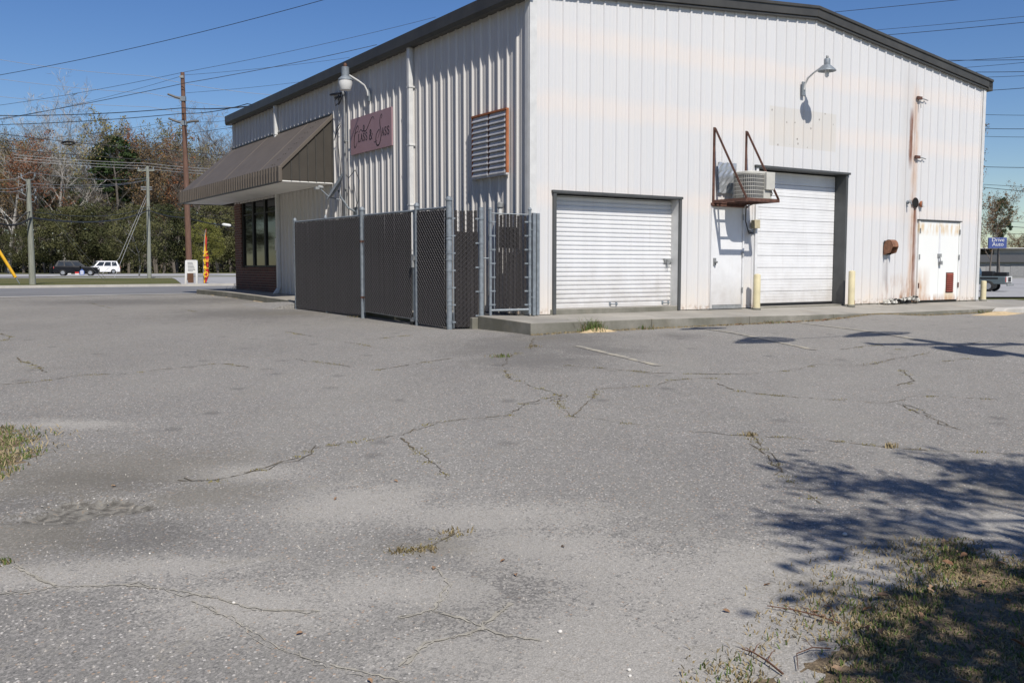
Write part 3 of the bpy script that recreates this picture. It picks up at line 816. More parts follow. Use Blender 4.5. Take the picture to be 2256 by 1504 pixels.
mb = MB(); mb.box(11.60, 11.73, -.06, -.0281, 1.04, 1.12); mb.tube([(11.63, -.08, 1.06), (11.64, -.09, .92), (11.69, -.09, .92)], .014, 6); mb.box(11.64, 11.72, -.10, -.06, .86, .95)
mb.build('padlock_hasp', M['galv_dull'], l1)
for x in (10.86, 12.46):
    for z in (.32, .98, 1.58):
        MB().box(x - .014, x + .016, -.062, -.0451, z, z + .12).build('hinge', M['rust'] if z < .5 else M['galv_dull'], dd)

# ------------------------------------------------------------------ things on the gable wall
def barn_lamp(name, label, base, rz, head_out, head_up, style):
    th = thing(name, label, 'lamp', base, rz)
    MB().box(-.045, .045, -.075, -.036, -.12, .16).build('mount_plate', M['galv'], th, bevel=.006)
    pts = [(0, -.07, .0), (0, -.09, .10), (0, -.16, .22), (0, -.30, .30), (0, -head_out + .1, head_up + .03), (0, -head_out, head_up + .04)]
    MB().tube(pts, .021, 8).build('arm', M['gutter_white'], th, smooth=True)
    if style == 'dome':
        MB().lathe([(.05, .16), (.06, .14), (.06, .04), (.17, -.06), (.18, -.085), (.165, -.085), (.05, .0)], (0, -head_out, head_up), 20).build('reflector', M['galv'], th, smooth=True)
        MB().lathe([(.02, .16), (.03, .19), (.02, .22)], (0, -head_out, head_up), 10).build('photocell', M['galv_dull'], th)
        MB().lathe([(.03, 0), (.045, -.08), (.04, -.16), (.015, -.19)], (0, -head_out, head_up - .02), 14).build('bulb', M['white'], th, smooth=True)
    else:
        MB().lathe([(.07, .14), (.085, .13), (.085, -.06), (.14, -.10), (.16, -.14), (.15, -.15)], (0, -head_out, head_up + .06), 20).build('ballast_housing', M['galv'], th, smooth=True)
        MB().lathe([(.148, 0), (.150, -.06), (.125, -.19), (.118, -.20)], (0, -head_out, head_up - .092), 20).build('lens', M['gutter_white'], th, smooth=True)
        MB().lathe([(.035, .0), (.04, .04), (.025, .08)], (0, -head_out, head_up + .20), 10).build('photocell', M['brown_board'], th)
    return th
barn_lamp('wall_lamp', 'grey gooseneck lamp high on the sunny gable wall', W(6.70, 0, 4.40), RG, .62, .36, 'dome')
barn_lamp('wall_lamp', 'white jar security lamp on a curved arm above the mauve sign', W(0, 6.20, 4.55), RL, .60, .36, 'jar')

# AC platform
br = thing('steel_bracket', 'rusty angle iron bracket frame hung on the gable wall over the walk door', 'bracket', W(4.2, 0, 2.03), RG)
def angle(mb, a, b, w=.045):
    a, b = Vector(a), Vector(b); d = (b - a).normalized()
    u = Vector((1, 0, 0)); v = d.cross(u).normalized()
    for p0, p1, q0, q1 in ((0, w, 0, .008), (0, .008, .008, w)):
        c = [u * p0 + v * q0, u * p1 + v * q0, u * p1 + v * q1, u * p0 + v * q1]
        mb.hexa([a + k for k in c], [b + k for k in c])
for x in (0.0, .87):
    mb = MB(); angle(mb, (x, -.04, -.02), (x, -.04, 1.42)); mb.build('upright', M['rust'], br)
    mb = MB(); angle(mb, (x, -.05, 1.38), (x, -.86, .03)); mb.build('brace', M['rust'], br)
    mb = MB(); mb.box(x, x + .045, -.87, -.04, -.01, .05); mb.build('side_rail', M['rust'], br)
MB().box(.046, .869, -.87, -.825, -.01, .05).build('front_rail', M['rust'], br)
MB().box(.046, .869, -.085, -.04, -.01, .05).build('rear_rail', M['rust'], br)
for y in (-.62, -.34): MB().box(.046, .869, y, y + .04, .0, .012).build('cross_bar', M['rust'], br)
MB().tube([(-.03, -.06, -.05), (.93, -.06, -.05)], .022, 6).build('support_pipe', M['rust'], br)

ac = thing('air_conditioner', 'beige round-cornered condenser unit sitting on the rusty wall bracket', 'air conditioner', W(4.27, 0, 2.083), RG)
def rr(x0, x1, y0, y1, r, n=6):
    out = []
    for cx, cy, a0 in ((x1 - r, y1 - r, 0), (x0 + r, y1 - r, 90), (x0 + r, y0 + r, 180), (x1 - r, y0 + r, 270)):
        for k in range(n + 1):
            a = math.radians(a0 + 90 * k / n); out.append((cx + r * math.cos(a), cy + r * math.sin(a)))
    return out
def rrbox(mb, x0, x1, y0, y1, r, z0, z1):
    o = rr(x0, x1, y0, y1, r); n = len(mb.v); k = len(o)
    mb.v += [(p[0], p[1], z0) for p in o] + [(p[0], p[1], z1) for p in o]
    mb.f.append(tuple(range(n, n + k))[::-1]); mb.f.append(tuple(range(n + k, n + 2 * k)))
    for i in range(k):
        j = (i + 1) % k; mb.f.append((n + i, n + j, n + k + j, n + k + i))
mb = MB(); rrbox(mb, .06, .74, -.72, -.14, .20, .012, .54); mb.build('coil', M['ac_dark'], ac, smooth=True)
for i in range(7):
    mb = MB(); rrbox(mb, .05, .75, -.73, -.13, .205, .01 + i * .085, .022 + i * .085); mb.build('guard_band', M['ac_beige'], ac, smooth=True)
mb = MB(); rrbox(mb, .04, .76, -.74, -.12, .21, .535, .60); mb.build('top_cover', M['ac_beige'], ac, smooth=True, bevel=.015)
fin = MB().box(-.003, .003, -.004, .004, .02, .53).mesh('guard_wire')
o_ = rr(.052, .748, -.728, -.132, .205, 7)
pts = []
for a, b in zip(o_, o_[1:] + o_[:1]):
    l = math.hypot(b[0] - a[0], b[1] - a[1]); m_ = max(1, int(l / .03))
    pts += [(a[0] + (b[0] - a[0]) * i / m_, a[1] + (b[1] - a[1]) * i / m_) for i in range(m_)]
mb = MB()
for x, y in pts: mb.box(x - .002, x + .002, y - .002, y + .002, .02, .53)
tag(mb.build('guard_wires', M['ac_beige'], ac), kind='stuff')
MB().box(.52, .80, -.80, -.55, .20, .585).build('control_box', M['ac_beige'], ac, bevel=.01)
MB().box(.50, .76, -.742, -.50, .012, .198).build('service_panel', M['ac_beige'], ac, bevel=.01)
MB().tube([(.70, -.78, .20), (.72, -.79, .12), (.76, -.70, .05), (.80, -.60, .02)], .012, 6).build('whip_conduit', M['black'], ac)
for c_ in ac.children: c_.scale = (.84, .84, .86)
ac.location = W(4.42, -.10, 2.083)
sp = thing('sheet_metal_patch', 'bent silvery tin sheet fixed to the wall behind the condenser', 'metal sheet', W(4.30, 0, 2.22), RG)
mb = MB()
N = 8
for i in range(N):
    for j in range(N):
        q = []
        for a, b in ((i, j), (i + 1, j), (i + 1, j + 1), (i, j + 1)):
            q.append((.50 * a / N + .008 * math.sin(b * 2.3), -.05 - .018 * abs(math.sin(a * 1.7 + b * .9)), .58 * b / N + .01 * math.sin(a * 1.9)))
        mb.poly(q)
mb.build('sheet', M['tin'], sp)
jb = thing('disconnect_box', 'small tan electrical disconnect box beside the tall garage door', 'electrical box', W(5.26, 0, 1.57), RG)
MB().box(.0, .15, -.13, -.036, .0, .16).build('cabinet', simple('tan_enamel', (.42, .36, .22), .5), jb, bevel=.008)
MB().box(-.005, .155, -.135, -.13, -.002, .165).build('cover', simple('tan_enamel_lid', (.46, .40, .26), .5), jb, bevel=.004)
mb = MB(); mb.tube([(.03, -.08, 0), (.0, -.10, -.10), (-.14, -.11, -.09), (-.24, -.12, .12), (-.26, -.14, .40), (-.18, -.30, .47)], .011, 6); mb.build('cable', M['cable'], jb)
mb = MB(); mb.tube([(.03, -.08, 0), (-.02, -.09, -.06), (-.16, -.10, .0), (-.25, -.11, .25), (-.27, -.13, .42)], .010, 6); mb.build('cable', M['gutter_white'], jb)
mb = MB(); mb.box(-.06, .02, -.10, -.036, -.12, -.04); mb.build('conduit_body', M['galv_dull'], jb)

# bollards
def bollard(label, s, t, h):
    p = W(s, t, 0); th = thing('bollard', label, 'bollard', (p.x, p.y, ZS - .04), RG, 'cream steel bollards beside the doors')
    MB().lathe([(.068, 0), (.068, h - .02), (.062, h + .0), (.03, h + .012)], n=20).build('post', M['cream'], th, smooth=True)
    MB().lathe([(.085, 0), (.082, .045), (.070, .05)], n=20).build('collar', M['concrete'], th)
bollard('cream bollard standing left of the tall garage door', 5.20, -.28, .70)
bollard('cream bollard standing right of the tall garage door', 8.12, -.28, .76)
bollard('short cream bollard past the far right corner of the building', 13.62, -.02, .50)

# rusty exhaust hood
HS = .78
eh = thing('exhaust_hood', 'rusty rounded exhaust hood low on the gable wall', 'vent', W(9.62, 0, 1.0), RG)
mb = MB(); n = 10
arc = [(.13 + 0 * 0, 0)]
for k in range(n):
    a0 = math.pi * k / n; a1 = math.pi * (k + 1) / n
    p0 = (-.17 - .17 * math.cos(math.pi - a0) * 1.0, .23 + .20 * math.sin(a0)); p1 = (-.17 - .17 * math.cos(math.pi - a1), .23 + .20 * math.sin(a1))
    mb.hexa([(-.14, -p0[0] * -1 - .036, p0[1]), (.14, p0[0] - .036, p0[1]), (.14, p1[0] - .036, p1[1]), (-.14, p1[0] - .036, p1[1])],
            [(-.14, p0[0] * .94 - .036, p0[1] - .012), (.14, p0[0] * .94 - .036, p0[1] - .012), (.14, p1[0] * .94 - .036, p1[1] - .012), (-.14, p1[0] * .94 - .036, p1[1] - .012)])
M['rust_hood'] = simple('rust_streaked_hood', (.27, .13, .075), .8, 0, .5, 7, .2)
mb.build('hood', M['rust_hood'], eh)
sp_ = [(-.036 - .0, .0)]
cheek = [(-.036 - .17 + .17 * math.cos(math.pi * k / 10), .23 + .20 * math.sin(math.pi * k / 10)) for k in range(11)] + [(-.30, .06), (-.036, .0)]
for x in (-.14, .132):
    m2 = MB(); k = len(cheek); b0 = len(m2.v)
    m2.v += [(x, p[0], p[1]) for p in cheek] + [(x + .008, p[0], p[1]) for p in cheek]
    m2.f.append(tuple(range(k))[::-1]); m2.f.append(tuple(range(k, 2 * k)))
    for i in range(k): m2.f.append((i, (i + 1) % k, k + (i + 1) % k, k + i))
    m2.build('cheek', M['rust_hood'], eh)
MB().box(-.131, .131, -.10, -.038, .0, .40).build('throat', M['painted_dark'], eh)
for c_ in eh.children: c_.scale = (HS, HS * .85, HS)
eh.location = W(9.66, 0, 1.08)
# hole, floodlight and hinge stubs
hole = thing('flue_collar', 'open black round flue hole above the double doors', 'vent hole', W(10.66, 0, 2.27), RG)
Rx = Matrix.Rotation(math.pi / 2, 3, 'X')
MB().lathe([(.122, 0), (.122, .006), (.116, .007), (.114, .004)], (0, -.034, 0), 24, Rx).build('collar', M['rust'], hole)
MB().lathe([(.114, 0), (.114, .0055)], (0, -.034, 0), 24, Rx).build('opening', M['painted_dark'], hole)  # black disc stands in for the dark inside the hole
fl = thing('outlet_cover', 'small white weatherproof box right of the flue hole', 'electrical box', W(10.88, 0, 2.20), RG)
MB().lathe([(.07, 0), (.07, .03), (.055, .05)], (0, -.034, .05), 16, Rx).build('base', M['rust_orange'], fl)
MB().box(-.045, .045, -.115, -.080, -.01, .11).build('cover', M['gutter_white'], fl, bevel=.01)
fl2 = thing('spigot', 'tiny outdoor tap fitting left of the flue hole', 'tap', W(10.36, 0, 2.27), RG)
MB().lathe([(.045, 0), (.04, .02)], (0, -.034, 0), 12, Rx).build('flange', M['galv'], fl2)
mb = MB(); mb.tube([(0, -.05, 0), (.0, -.12, 0), (0, -.14, -.05)], .017, 8); mb.box(-.05, .05, -.115, -.10, .03, .045); mb.build('valve', M['galv'], fl2)
for z, l in ((4.62, 'dark hinge stub high beside the rusty wall seam'), (3.30, 'dark hinge stub halfway up beside the rusty wall seam')):
    hb = thing('hinge_stub', l, 'hinge', W(10.62, 0, z), RG, 'stubs left on the gable wall')
    MB().box(-.05, .11, -.08, -.036, -.03, .035).build('plate', M['rust'], hb)
    MB().tube([(.11, -.06, 0), (.24, -.06, -.01), (.36, -.05, -.02)], .012, 6).build('rod', M['galv_dull'], hb)
    if z > 4: MB().tube([(.06, -.07, -.03), (.07, -.075, -.22)], .008, 5).build('hook', M['galv_dull'], hb)
# torn insulation at the wall foot
ti = thing('torn_insulation', 'heap of torn black and white insulation at the wall foot by the double doors', 'debris', W(9.5, 0, 0), RG)
r2 = random.Random(3)
M['insul_w'] = simple('white_insulation', (.62, .60, .54), .95, 0, .3, 20, .6)
ch = MB()
def scrap(mb, x, y, z, s):
    n = len(mb.v)
    for dx, dy, dz in ((-1, -1, -1), (1, -1, -1), (1, 1, -1), (-1, 1, -1), (-1, -1, 1), (1, -1, 1), (1, 1, 1), (-1, 1, 1)):
        mb.v.append((x + dx * s * r2.uniform(.5, 1.2), y + dy * s * r2.uniform(.4, .9), z + dz * s * r2.uniform(.3, .8)))
    mb.f += [tuple(n + i for i in q) for q in ((0, 3, 2, 1), (4, 5, 6, 7), (0, 1, 5, 4), (1, 2, 6, 5), (2, 3, 7, 6), (3, 0, 4, 7))]
ba = MB(); bb = MB()
for i in range(60):
    f = r2.random(); scrap(ba if r2.random() < .5 else bb, f * 1.35, -.05 - r2.random() * .10, .02 + r2.random() * (.04 + .10 * f), r2.uniform(.02, .055))
tag(ba.build('black_scraps', M['black'], ti), kind='stuff'); tag(bb.build('white_scraps', M['insul_w'], ti), kind='stuff')
bt = thing('bottle', 'small amber bottle at the foot of the wall by the right-hand bollard', 'bottle', W(8.42, -.12, -.01), RG)
MB().lathe([(.026, 0), (.028, .01), (.028, .09), (.012, .13), (.012, .16)], n=12).build('glass', simple('amber_glass', (.25, .09, .01), .15), bt, smooth=True)

# ------------------------------------------------------------------ things on the long side wall
# louvre
lv = thing('louver_vent', 'square louvered vent with rusty orange frame high on the side wall', 'vent', W(0, 1.76, 2.42), RL)
LW, LH, LD = 1.16, 1.06, .085
MB().box(LW - .03, LW, -LD, -.034, 0, LH).build('side_frame', M['rust_orange'], lv)
MB().box(0, .025, -LD, -.034, 0, LH).build('side_frame', M['rust_orange'], lv)
MB().box(.0, LW, -LD - .012, -.034, LH + .001, LH + .03).build('top_frame', M['rust_orange'], lv)
MB().box(.0, LW, -LD - .005, -.034, -.035, -.001).build('bottom_frame', M['blade'], lv)
MB().box(LW / 2 - .018, LW / 2 + .012, -LD - .002, -.06, .0, LH).build('mullion', M['rust'], lv)
MB().box(.03, LW - .035, -.05, -.036, 0, LH).build('backing', M['ac_dark'], lv)
nb = 11; hb_ = LH / nb
for x0, x1 in ((.028, LW / 2 - .021), (LW / 2 + .015, LW - .033)):
    bl = MB()
    bl.hexa([(x0, -LD - .006, .0), (x1, -LD - .006, .0), (x1, -LD + .026, hb_ * .90), (x0, -LD + .026, hb_ * .90)], [(x0, -LD - .010, .004), (x1, -LD - .010, .004), (x1, -LD + .022, hb_ * .90 + .004), (x0, -LD + .022, hb_ * .90 + .004)])
    bl.box(x0, x1, -LD - .016, -LD - .0061, -.006, .012)
    bm = bl.mesh('blade')
    for i in range(nb): link('blade', bm, M['blade'], lv).location = (0, 0, i * hb_ + .004)

# sign
SGW, SGH = 2.13, .80
sg = thing('shop_sign', 'mauve rectangular sign with black script lettering on the side wall', 'sign', W(0, 7.20, 3.36), RL)
MB().box(0, SGW, -.060, -.036, 0, SGH).build('board', M['sign_mauve'], sg)
def U(u, v): return (u * SGW, (1 - v) * SGH)
mb = MB(); y0, y1 = -.0601, -.063
def smooth_pts(p, n=6):
    out = []
    for i in range(len(p) - 1):
        p0 = p[max(i - 1, 0)]; p1 = p[i]; p2 = p[i + 1]; p3 = p[min(i + 2, len(p) - 1)]
        for k in range(n):
            t = k / n
            out.append(tuple(.5 * ((2 * p1[j]) + (-p0[j] + p2[j]) * t + (2 * p0[j] - 5 * p1[j] + 4 * p2[j] - p3[j]) * t * t + (-p0[j] + 3 * p1[j] - 3 * p2[j] + p3[j]) * t ** 3) for j in (0, 1)))
    out.append(p[-1]); return out
def stroke(mb, uv, w0, w1=None):
    q = smooth_pts([U(*p) for p in uv]); n = len(q); w1 = w1 or w0
    w = [w0 + (w1 - w0) * math.sin(math.pi * i / (n - 1)) for i in range(n)]
    mb.ribbon(q, w, y0, y1)
m1 = MB(); stroke(m1, [(.60, .19), (.575, .11), (.53, .14), (.46, .30), (.40, .42), (.355, .42), (.33, .32), (.345, .26), (.36, .33), (.33, .42), (.29, .38), (.26, .36), (.215, .44)], .006, .020)
stroke(m1, [(.20, .36), (.205, .25), (.175, .24), (.13, .36), (.10, .55), (.095, .74), (.115, .81), (.145, .77), (.175, .66)], .006, .026)
stroke(m1, [(.20, .38), (.15, .40), (.115, .45), (.085, .50)], .005, .012)
m1.build('script_letter', M['ink'], sg)
m1 = MB(); stroke(m1, [(.765, .22), (.785, .16), (.77, .11), (.735, .22), (.735, .38), (.755, .52), (.755, .70), (.715, .88), (.665, .90), (.635, .78), (.645, .62), (.69, .52), (.72, .50), (.715, .60), (.68, .72)], .006, .026)
stroke(m1, [(.585, .78), (.62, .80), (.66, .76)], .005, .010)
m1.build('script_letter', M['ink'], sg)
def glyph(ch, u, v, w, h):
    g = MB(); T = .013; t_ = .026
    def q(a, b): return (u + a * w, v + (1 - b) * h)
    def st(pts, w0, w1=None, curve=False):
        p = [U(*q(*k)) for k in pts]
        if curve: p = smooth_pts(p, 5)
        g.ribbon(p, w0 if w1 is None else [w0 + (w1 - w0) * math.sin(math.pi * i / (len(p) - 1)) for i in range(len(p))], y0, y1)
    if ch == 'L':
        st([(.22, 0), (.22, 1)], t_); st([(.02, 1), (.45, 1)], .010); st([(.02, .01), (.85, .01)], .012); st([(.85, .0), (.88, .28)], .012)
    if ch == 'A':
        st([(.08, 0), (.5, 1)], .011); st([(.46, 1), (.88, 0)], t_); st([(.24, .36), (.70, .36)], .010); st([(-.02, .01), (.24, .01)], .010); st([(.70, .01), (1.04, .01)], .010)
    if ch == 'S':
        st([(.80, .76), (.74, .94), (.48, 1.0), (.22, .90), (.20, .70), (.45, .54), (.72, .40), (.80, .20), (.62, .02), (.36, .0), (.18, .10), (.12, .30)], .010, .024, True)
    if ch == '&':
        st([(1.0, .55), (.82, .28), (.55, .02), (.25, .0), (.06, .20), (.16, .42), (.45, .58), (.62, .78), (.52, .98), (.32, .96), (.26, .78), (.42, .52), (.66, .22), (.98, .0)], .012, .032, True)
        st([(.80, .56), (1.1, .56)], .010)
    g.build('letter', M['ink'], sg)
for i, c in enumerate('LASS'): glyph(c, .20 + i * .060, .475, .052, .205)
glyph('&', .475, .44, .075, .255)
for i, c in enumerate('ASS'): glyph(c, .775 + i * .062, .475, .052, .205)

# electrical mast with drip loops
em = thing('service_mast', 'thin dark electrical conduit running down the side wall left of the sign', 'conduit', W(0, 7.50, .0), RL)
MB().tube([(0, -.075, .6), (0, -.075, 4.78)], .018, 8).build('conduit', M['galv_dull'], em)
MB().lathe([(.03, 0), (.045, .03), (.045, .07), (.02, .10)], (0, -.085, 4.76), 10).build('weatherhead', M['galv_dull'], em)
for dx, r in ((-.10, .012), (-.20, .010)):
    MB().tube([(0, -.09, 4.80), (dx * .6, -.14, 4.62), (dx * 1.6, -.15, 4.56), (dx * 2.2, -.12, 4.70), (dx * 1.2, -.10, 4.80)], r, 6).build('drip_loop', M['cable'], em)
MB().tube([(-.25, -.07, 4.1), (-.42, -.09, 3.95), (-.30, -.08, 3.3), (-.20, -.07, 2.2), (-.12, -.07, 1.2)], .010, 5).build('loose_cable', M['cable'], em)
MB().tube([(-.28, -.07, 4.15), (-.38, -.10, 4.06), (-.48, -.09, 3.92), (-.62, -.08, 3.80)], .010, 5).build('loose_cable', M['cable'], em)
for z in (1.5, 2.6, 3.7): MB().box(-.05, .05, -.098, -.036, z, z + .03).build('strap', M['galv_dull'], em)
# satellite dish
sd = thing('satellite_dish', 'grey satellite dish on an arm against the side wall near the awning', 'satellite dish', W(0, 7.0, 2.05), RL)
MB().box(-.10, .10, -.06, -.036, -.08, .12).build('wall_plate', M['galv'], sd)
MB().tube([(0, -.05, .02), (-.02, -.22, .10), (-.10, -.36, .34), (-.14, -.40, .50)], .022, 8).build('mast', M['galv'], sd)
dm = Vector((-.22, -.80, .50)).to_track_quat('Z', 'Y').to_matrix()
MB().lathe([(.0, .0), (.16, .015), (.28, .045), (.36, .085), (.365, .09), (.355, .092), (.27, .055), (.15, .025), (.0, .01)], (-.16, -.40, .54), 24, dm).build('reflector', M['galv'], sd, smooth=True)
MB().tube([(-.10, -.38, .28), (-.16, -.62, .34), (-.22, -.86, .56)], .014, 6).build('feed_arm', M['galv'], sd)
mb = MB(); mb.lathe([(.03, 0), (.045, .02), (.04, .10), (.02, .13)], (-.22, -.86, .56), 10, Vector((.1, .8, -.1)).to_track_quat('Z', 'Y').to_matrix()); mb.box(-.28, -.18, -.93, -.84, .50, .56)
mb.build('receiver', M['galv_dull'], sd)
MB().tube([(-.05, -.07, .0), (.25, -.09, .25), (.35, -.10, .7), (.12, -.10, .95), (-.3, -.08, .80), (-.5, -.06, .9)], .008, 5).build('cable', M['cable'], sd)
# white vent pipe behind the fence
vp = thing('vent_pipe', 'short white plastic pipe with grey cap below the louvered vent', 'pipe', W(0, .78, .4), RL)
MB().tube([(0, -.10, 0), (0, -.10, 1.42)], .036, 10).build('pipe', M['gutter_white'], vp, smooth=True)
MB().lathe([(.045, 0), (.06, .02), (.06, .08), (.02, .11)], (0, -.10, 1.42), 12).build('cap', M['galv_dull'], vp)

# ------------------------------------------------------------------ chain link fence with privacy slats
def fence_post(parent, s, t, z0, z1, r, name='post', capstyle=True):
    p = (s, t)
    MB().tube([(s, t, z0), (s, t, z1)], r, 12).build(name, M['galv'], parent, smooth=True)
    if capstyle: MB().lathe([(r + .010, 0), (r + .012, .03), (r * .8, .06), (.01, .075)], (s, t, z1 - .005), 12).build('post_cap', M['galv'], parent, smooth=True)
slat_mesh = {}
def mesh_panel(parent, p, q, z0p, z1p, z0q, z1q, slat_pitch=.05, slat_w=.045, wires=True, front=1, drop=(0, .02), layer=0.0, frac=(0, 1), tilt=.006):
    p, q = Vector((*p, 0)), Vector((*q, 0)); d = q - p; L = d.length; d.normalize(); nrm = Vector((d.y, -d.x, 0)) * front
    ang = math.atan2(d.y, d.x)
    n = int(L / slat_pitch)
    for i in range(n):
        f = (i + .5) / n; zb = z0p + (z0q - z0p) * f; zt = z1p + (z1q - z1p) * f
        H = zt - zb; b = zb + H * frac[0] + rnd.uniform(.0, .02); t = zb + H * frac[1] - rnd.uniform(*drop)
        key = (round(slat_w, 3),)
        if key not in slat_mesh:
            m_ = MB(); w = slat_w / 2
            m_.hexa([(-w, -.004, 0), (w, -.004, 0), (w, .004, 0), (-w, .004, 0)], [(-w, -.004, 1), (w, -.004, 1), (w, .004, 1), (-w, .004, 1)]); slat_mesh[key] = m_.mesh('slat')
        o = link('slat', slat_mesh[key], M['slat'], parent)
        c = p + d * (L * f) - nrm * (.006 + layer)
        o.location = (c.x, c.y, b); o.scale = (rnd.uniform(.95, 1.04) if rnd.random() < .86 else rnd.uniform(.70, .9), 1, t - b)
        o.rotation_euler = (0, rnd.gauss(0, tilt), ang + rnd.gauss(0, .07))
    if wires:
        mb = MB(); step = .085; Z0 = min(z0p, z0q); H = min(z1p - z0p, z1q - z0q)
        for sg_ in (1, -1):
            k = -H
            while k < L:
                a0, a1 = k, k + H
                x0, x1 = max(a0, 0), min(a1, L)
                if x1 - x0 > .01:
                    pa, pb = (x0, x0 - k), (x1, x1 - k)
                    if sg_ < 0: pa, pb = (pa[0], H - pa[1]), (pb[0], H - pb[1])
                    def P3(a):
                        f = a[0] / L; c = p + d * a[0] + nrm * (.004 + .002 * sg_); return (c.x, c.y, z0p + (z0q - z0p) * f + a[1])
                    mb.tube([P3(pa), P3(pb)], .0028, 3, cap=False)
                k += step
        tag(mb.build('wire_mesh', M['wire'], parent), kind='stuff')
def bands(parent, s, t, r, z0, z1, n, d):
    mb = MB(); dx, dy = d
    for i in range(n):
        z = z0 + (z1 - z0) * i / (n - 1)
        mb.lathe([(r + .006, -.014), (r + .006, .014)], (s, t, z), 12)
        mb.hexa([(s + dy * .006, t - dx * .006, z - .012), (s + dx * (r + .06) + dy * .006, t + dy * (r + .06) - dx * .006, z - .012), (s + dx * (r + .06) - dy * .006, t + dy * (r + .06) + dx * .006, z - .012), (s - dy * .006, t + dx * .006, z - .012)],
                [(s + dy * .006, t - dx * .006, z + .012), (s + dx * (r + .06) + dy * .006, t + dy * (r + .06) - dx * .006, z + .012), (s + dx * (r + .06) - dy * .006, t + dy * (r + .06) + dx * .006, z + .012), (s - dy * .006, t + dx * .006, z + .012)])
    mb.build('tension_band', M['galv'], parent)
FO = -1.3
P1, P2, P3_, P4 = (FO, 7.53), (FO, 3.87), (FO, 1.59), (FO, .455)
zb = {1: -.14, 2: -.15, 3: -.20, 4: -.235}; zt = {1: 1.86, 2: 1.85, 3: 1.825, 4: 1.81}
fe = thing('chain_link_fence', 'chain link fence with brown slats enclosing the side yard', 'fence', W(0, 0, 0), AANG)
fence_post(fe, *P1, -.3, 1.85, .034); fence_post(fe, *P2, -.3, 1.90, .048); fence_post(fe, *P3_, -.3, 1.85, .04); fence_post(fe, *P4, -.3, 1.89, .048)
fence_post(fe, FO, 5.72, -.3, 1.83, .026)
MB().tube([(FO, P1[1], 1.82), (FO, P2[1], 1.80)], .021, 8).build('top_rail', M['galv'], fe, smooth=True)
MB().tube([(FO, P3_[1], 1.79), (FO, P4[1], 1.775)], .021, 8).build('top_rail', M['galv'], fe, smooth=True)
mesh_panel(fe, (FO - .03, P1[1] - .05), (FO - .03, P2[1] + .06), -.12, 1.80, -.13, 1.78, .042, .041, tilt=.003)
mesh_panel(fe, (FO - .03, P3_[1] - .06), (FO - .03, P4[1] + .07), -.17, 1.77, -.20, 1.755, .042, .040, tilt=.006)
bands(fe, *P1, .034, .0, 1.6, 6, (0, -1)); bands(fe, *P3_, .04, -.05, 1.6, 6, (0, -1)); bands(fe, *P4, .048, -.08, 1.6, 6, (0, 1))
R5 = (-.76, .33)
fence_post(fe, *R5, -.3, 1.79, .042, capstyle=False)
dr = Vector((R5[0] - P4[0], R5[1] - P4[1])).normalized()
bands(fe, *P4, .048, -.10, 1.6, 7, (dr.x, dr.y)); bands(fe, *R5, .042, .0, 1.6, 5, (-dr.x, -dr.y))
mesh_panel(fe, (P4[0] + dr.x * .10, P4[1] + dr.y * .10), (R5[0] - dr.x * .06, R5[1] - dr.y * .06), -.20, 1.745, -.19, 1.735, .060, .050, drop=(.0, .02))
mesh_panel(fe, (P4[0] + dr.x * .09, P4[1] + dr.y * .09), (R5[0] - dr.x * .05, R5[1] - dr.y * .05), -.20, 1.745, -.19, 1.735, .057, .060, wires=False, layer=.016, frac=(0, .82), drop=(0, .012))
MB().tube([(P4[0] + dr.x * .075, P4[1] + dr.y * .075, -.2), (P4[0] + dr.x * .075, P4[1] + dr.y * .075, 1.74)], .008, 6).build('tension_bar', M['galv'], fe)
for s_, t_, z in ((.00, -.10, 1.70), (.10, -.07, 1.70)):
    MB().box(s_ - .028, s_ + .028, t_ - .028, t_ + .028, .0, z).build('gate_post', M['galv'], fe, bevel=.004)
mb = MB()
for (s_, t_) in (P1, P2, P3_, P4): mb.lathe([(.14, -.40), (.14, zb[1] - .02 if s_ == 0 else -.40)], (s_, t_, 0), 12)
# rolling gate
rg = thing('rolling_gate', 'slatted chain link gate on a small wheel between two fence posts', 'gate', W(0, 0, 0), AANG)
a, b = (FO, P2[1] - .10), (FO, P3_[1] + .10)
for (s_, t_) in (a, b): MB().tube([(s_, t_, -.07 if t_ > 2 else -.12), (s_, t_, 1.80)], .024, 10).build('stile', M['galv'], rg, smooth=True)
MB().tube([(*a, 1.80), (*b, 1.78)], .022, 8).build('rail', M['galv'], rg, smooth=True); MB().tube([(*a, -.04), (*b, -.10)], .022, 8).build('rail', M['galv'], rg, smooth=True)
mesh_panel(rg, (a[0] - .028, a[1] - .05), (b[0] - .028, b[1] + .06), -.05, 1.785, -.10, 1.765, .042, .040, tilt=.004)
MB().lathe([(.0, -.02), (.06, -.018), (.065, 0), (.06, .018), (.0, .02)], (FO + .0, P3_[1] + .20, -.165), 14, Matrix.Rotation(math.pi / 2, 3, 'Y')).build('wheel', M['tyre'], rg, smooth=True)
MB().box(FO - .02, FO + .02, P3_[1] + .10, P3_[1] + .24, -.15, -.10).build('wheel_bracket', M['galv_dull'], rg)
mb = MB(); mb.box(FO - .05, FO + .05, P3_[1] + .03, P3_[1] + .13, .92, 1.0); mb.box(FO - .07, FO - .03, P3_[1] + .05, P3_[1] + .10, .80, .92); mb.build('latch', M['galv_dull'], rg)
mb = MB(); mb.lathe([(.055, -.02), (.055, .02)], (FO, P2[1], 1.30), 12); mb.lathe([(.055, -.02), (.055, .02)], (FO, P2[1], .22), 12); mb.box(FO - .03, FO + .03, P2[1] - .12, P2[1] - .04, 1.28, 1.32); mb.box(FO - .03, FO + .03, P2[1] - .12, P2[1] - .04, .20, .24); mb.build('hinge', M['rust'], rg)
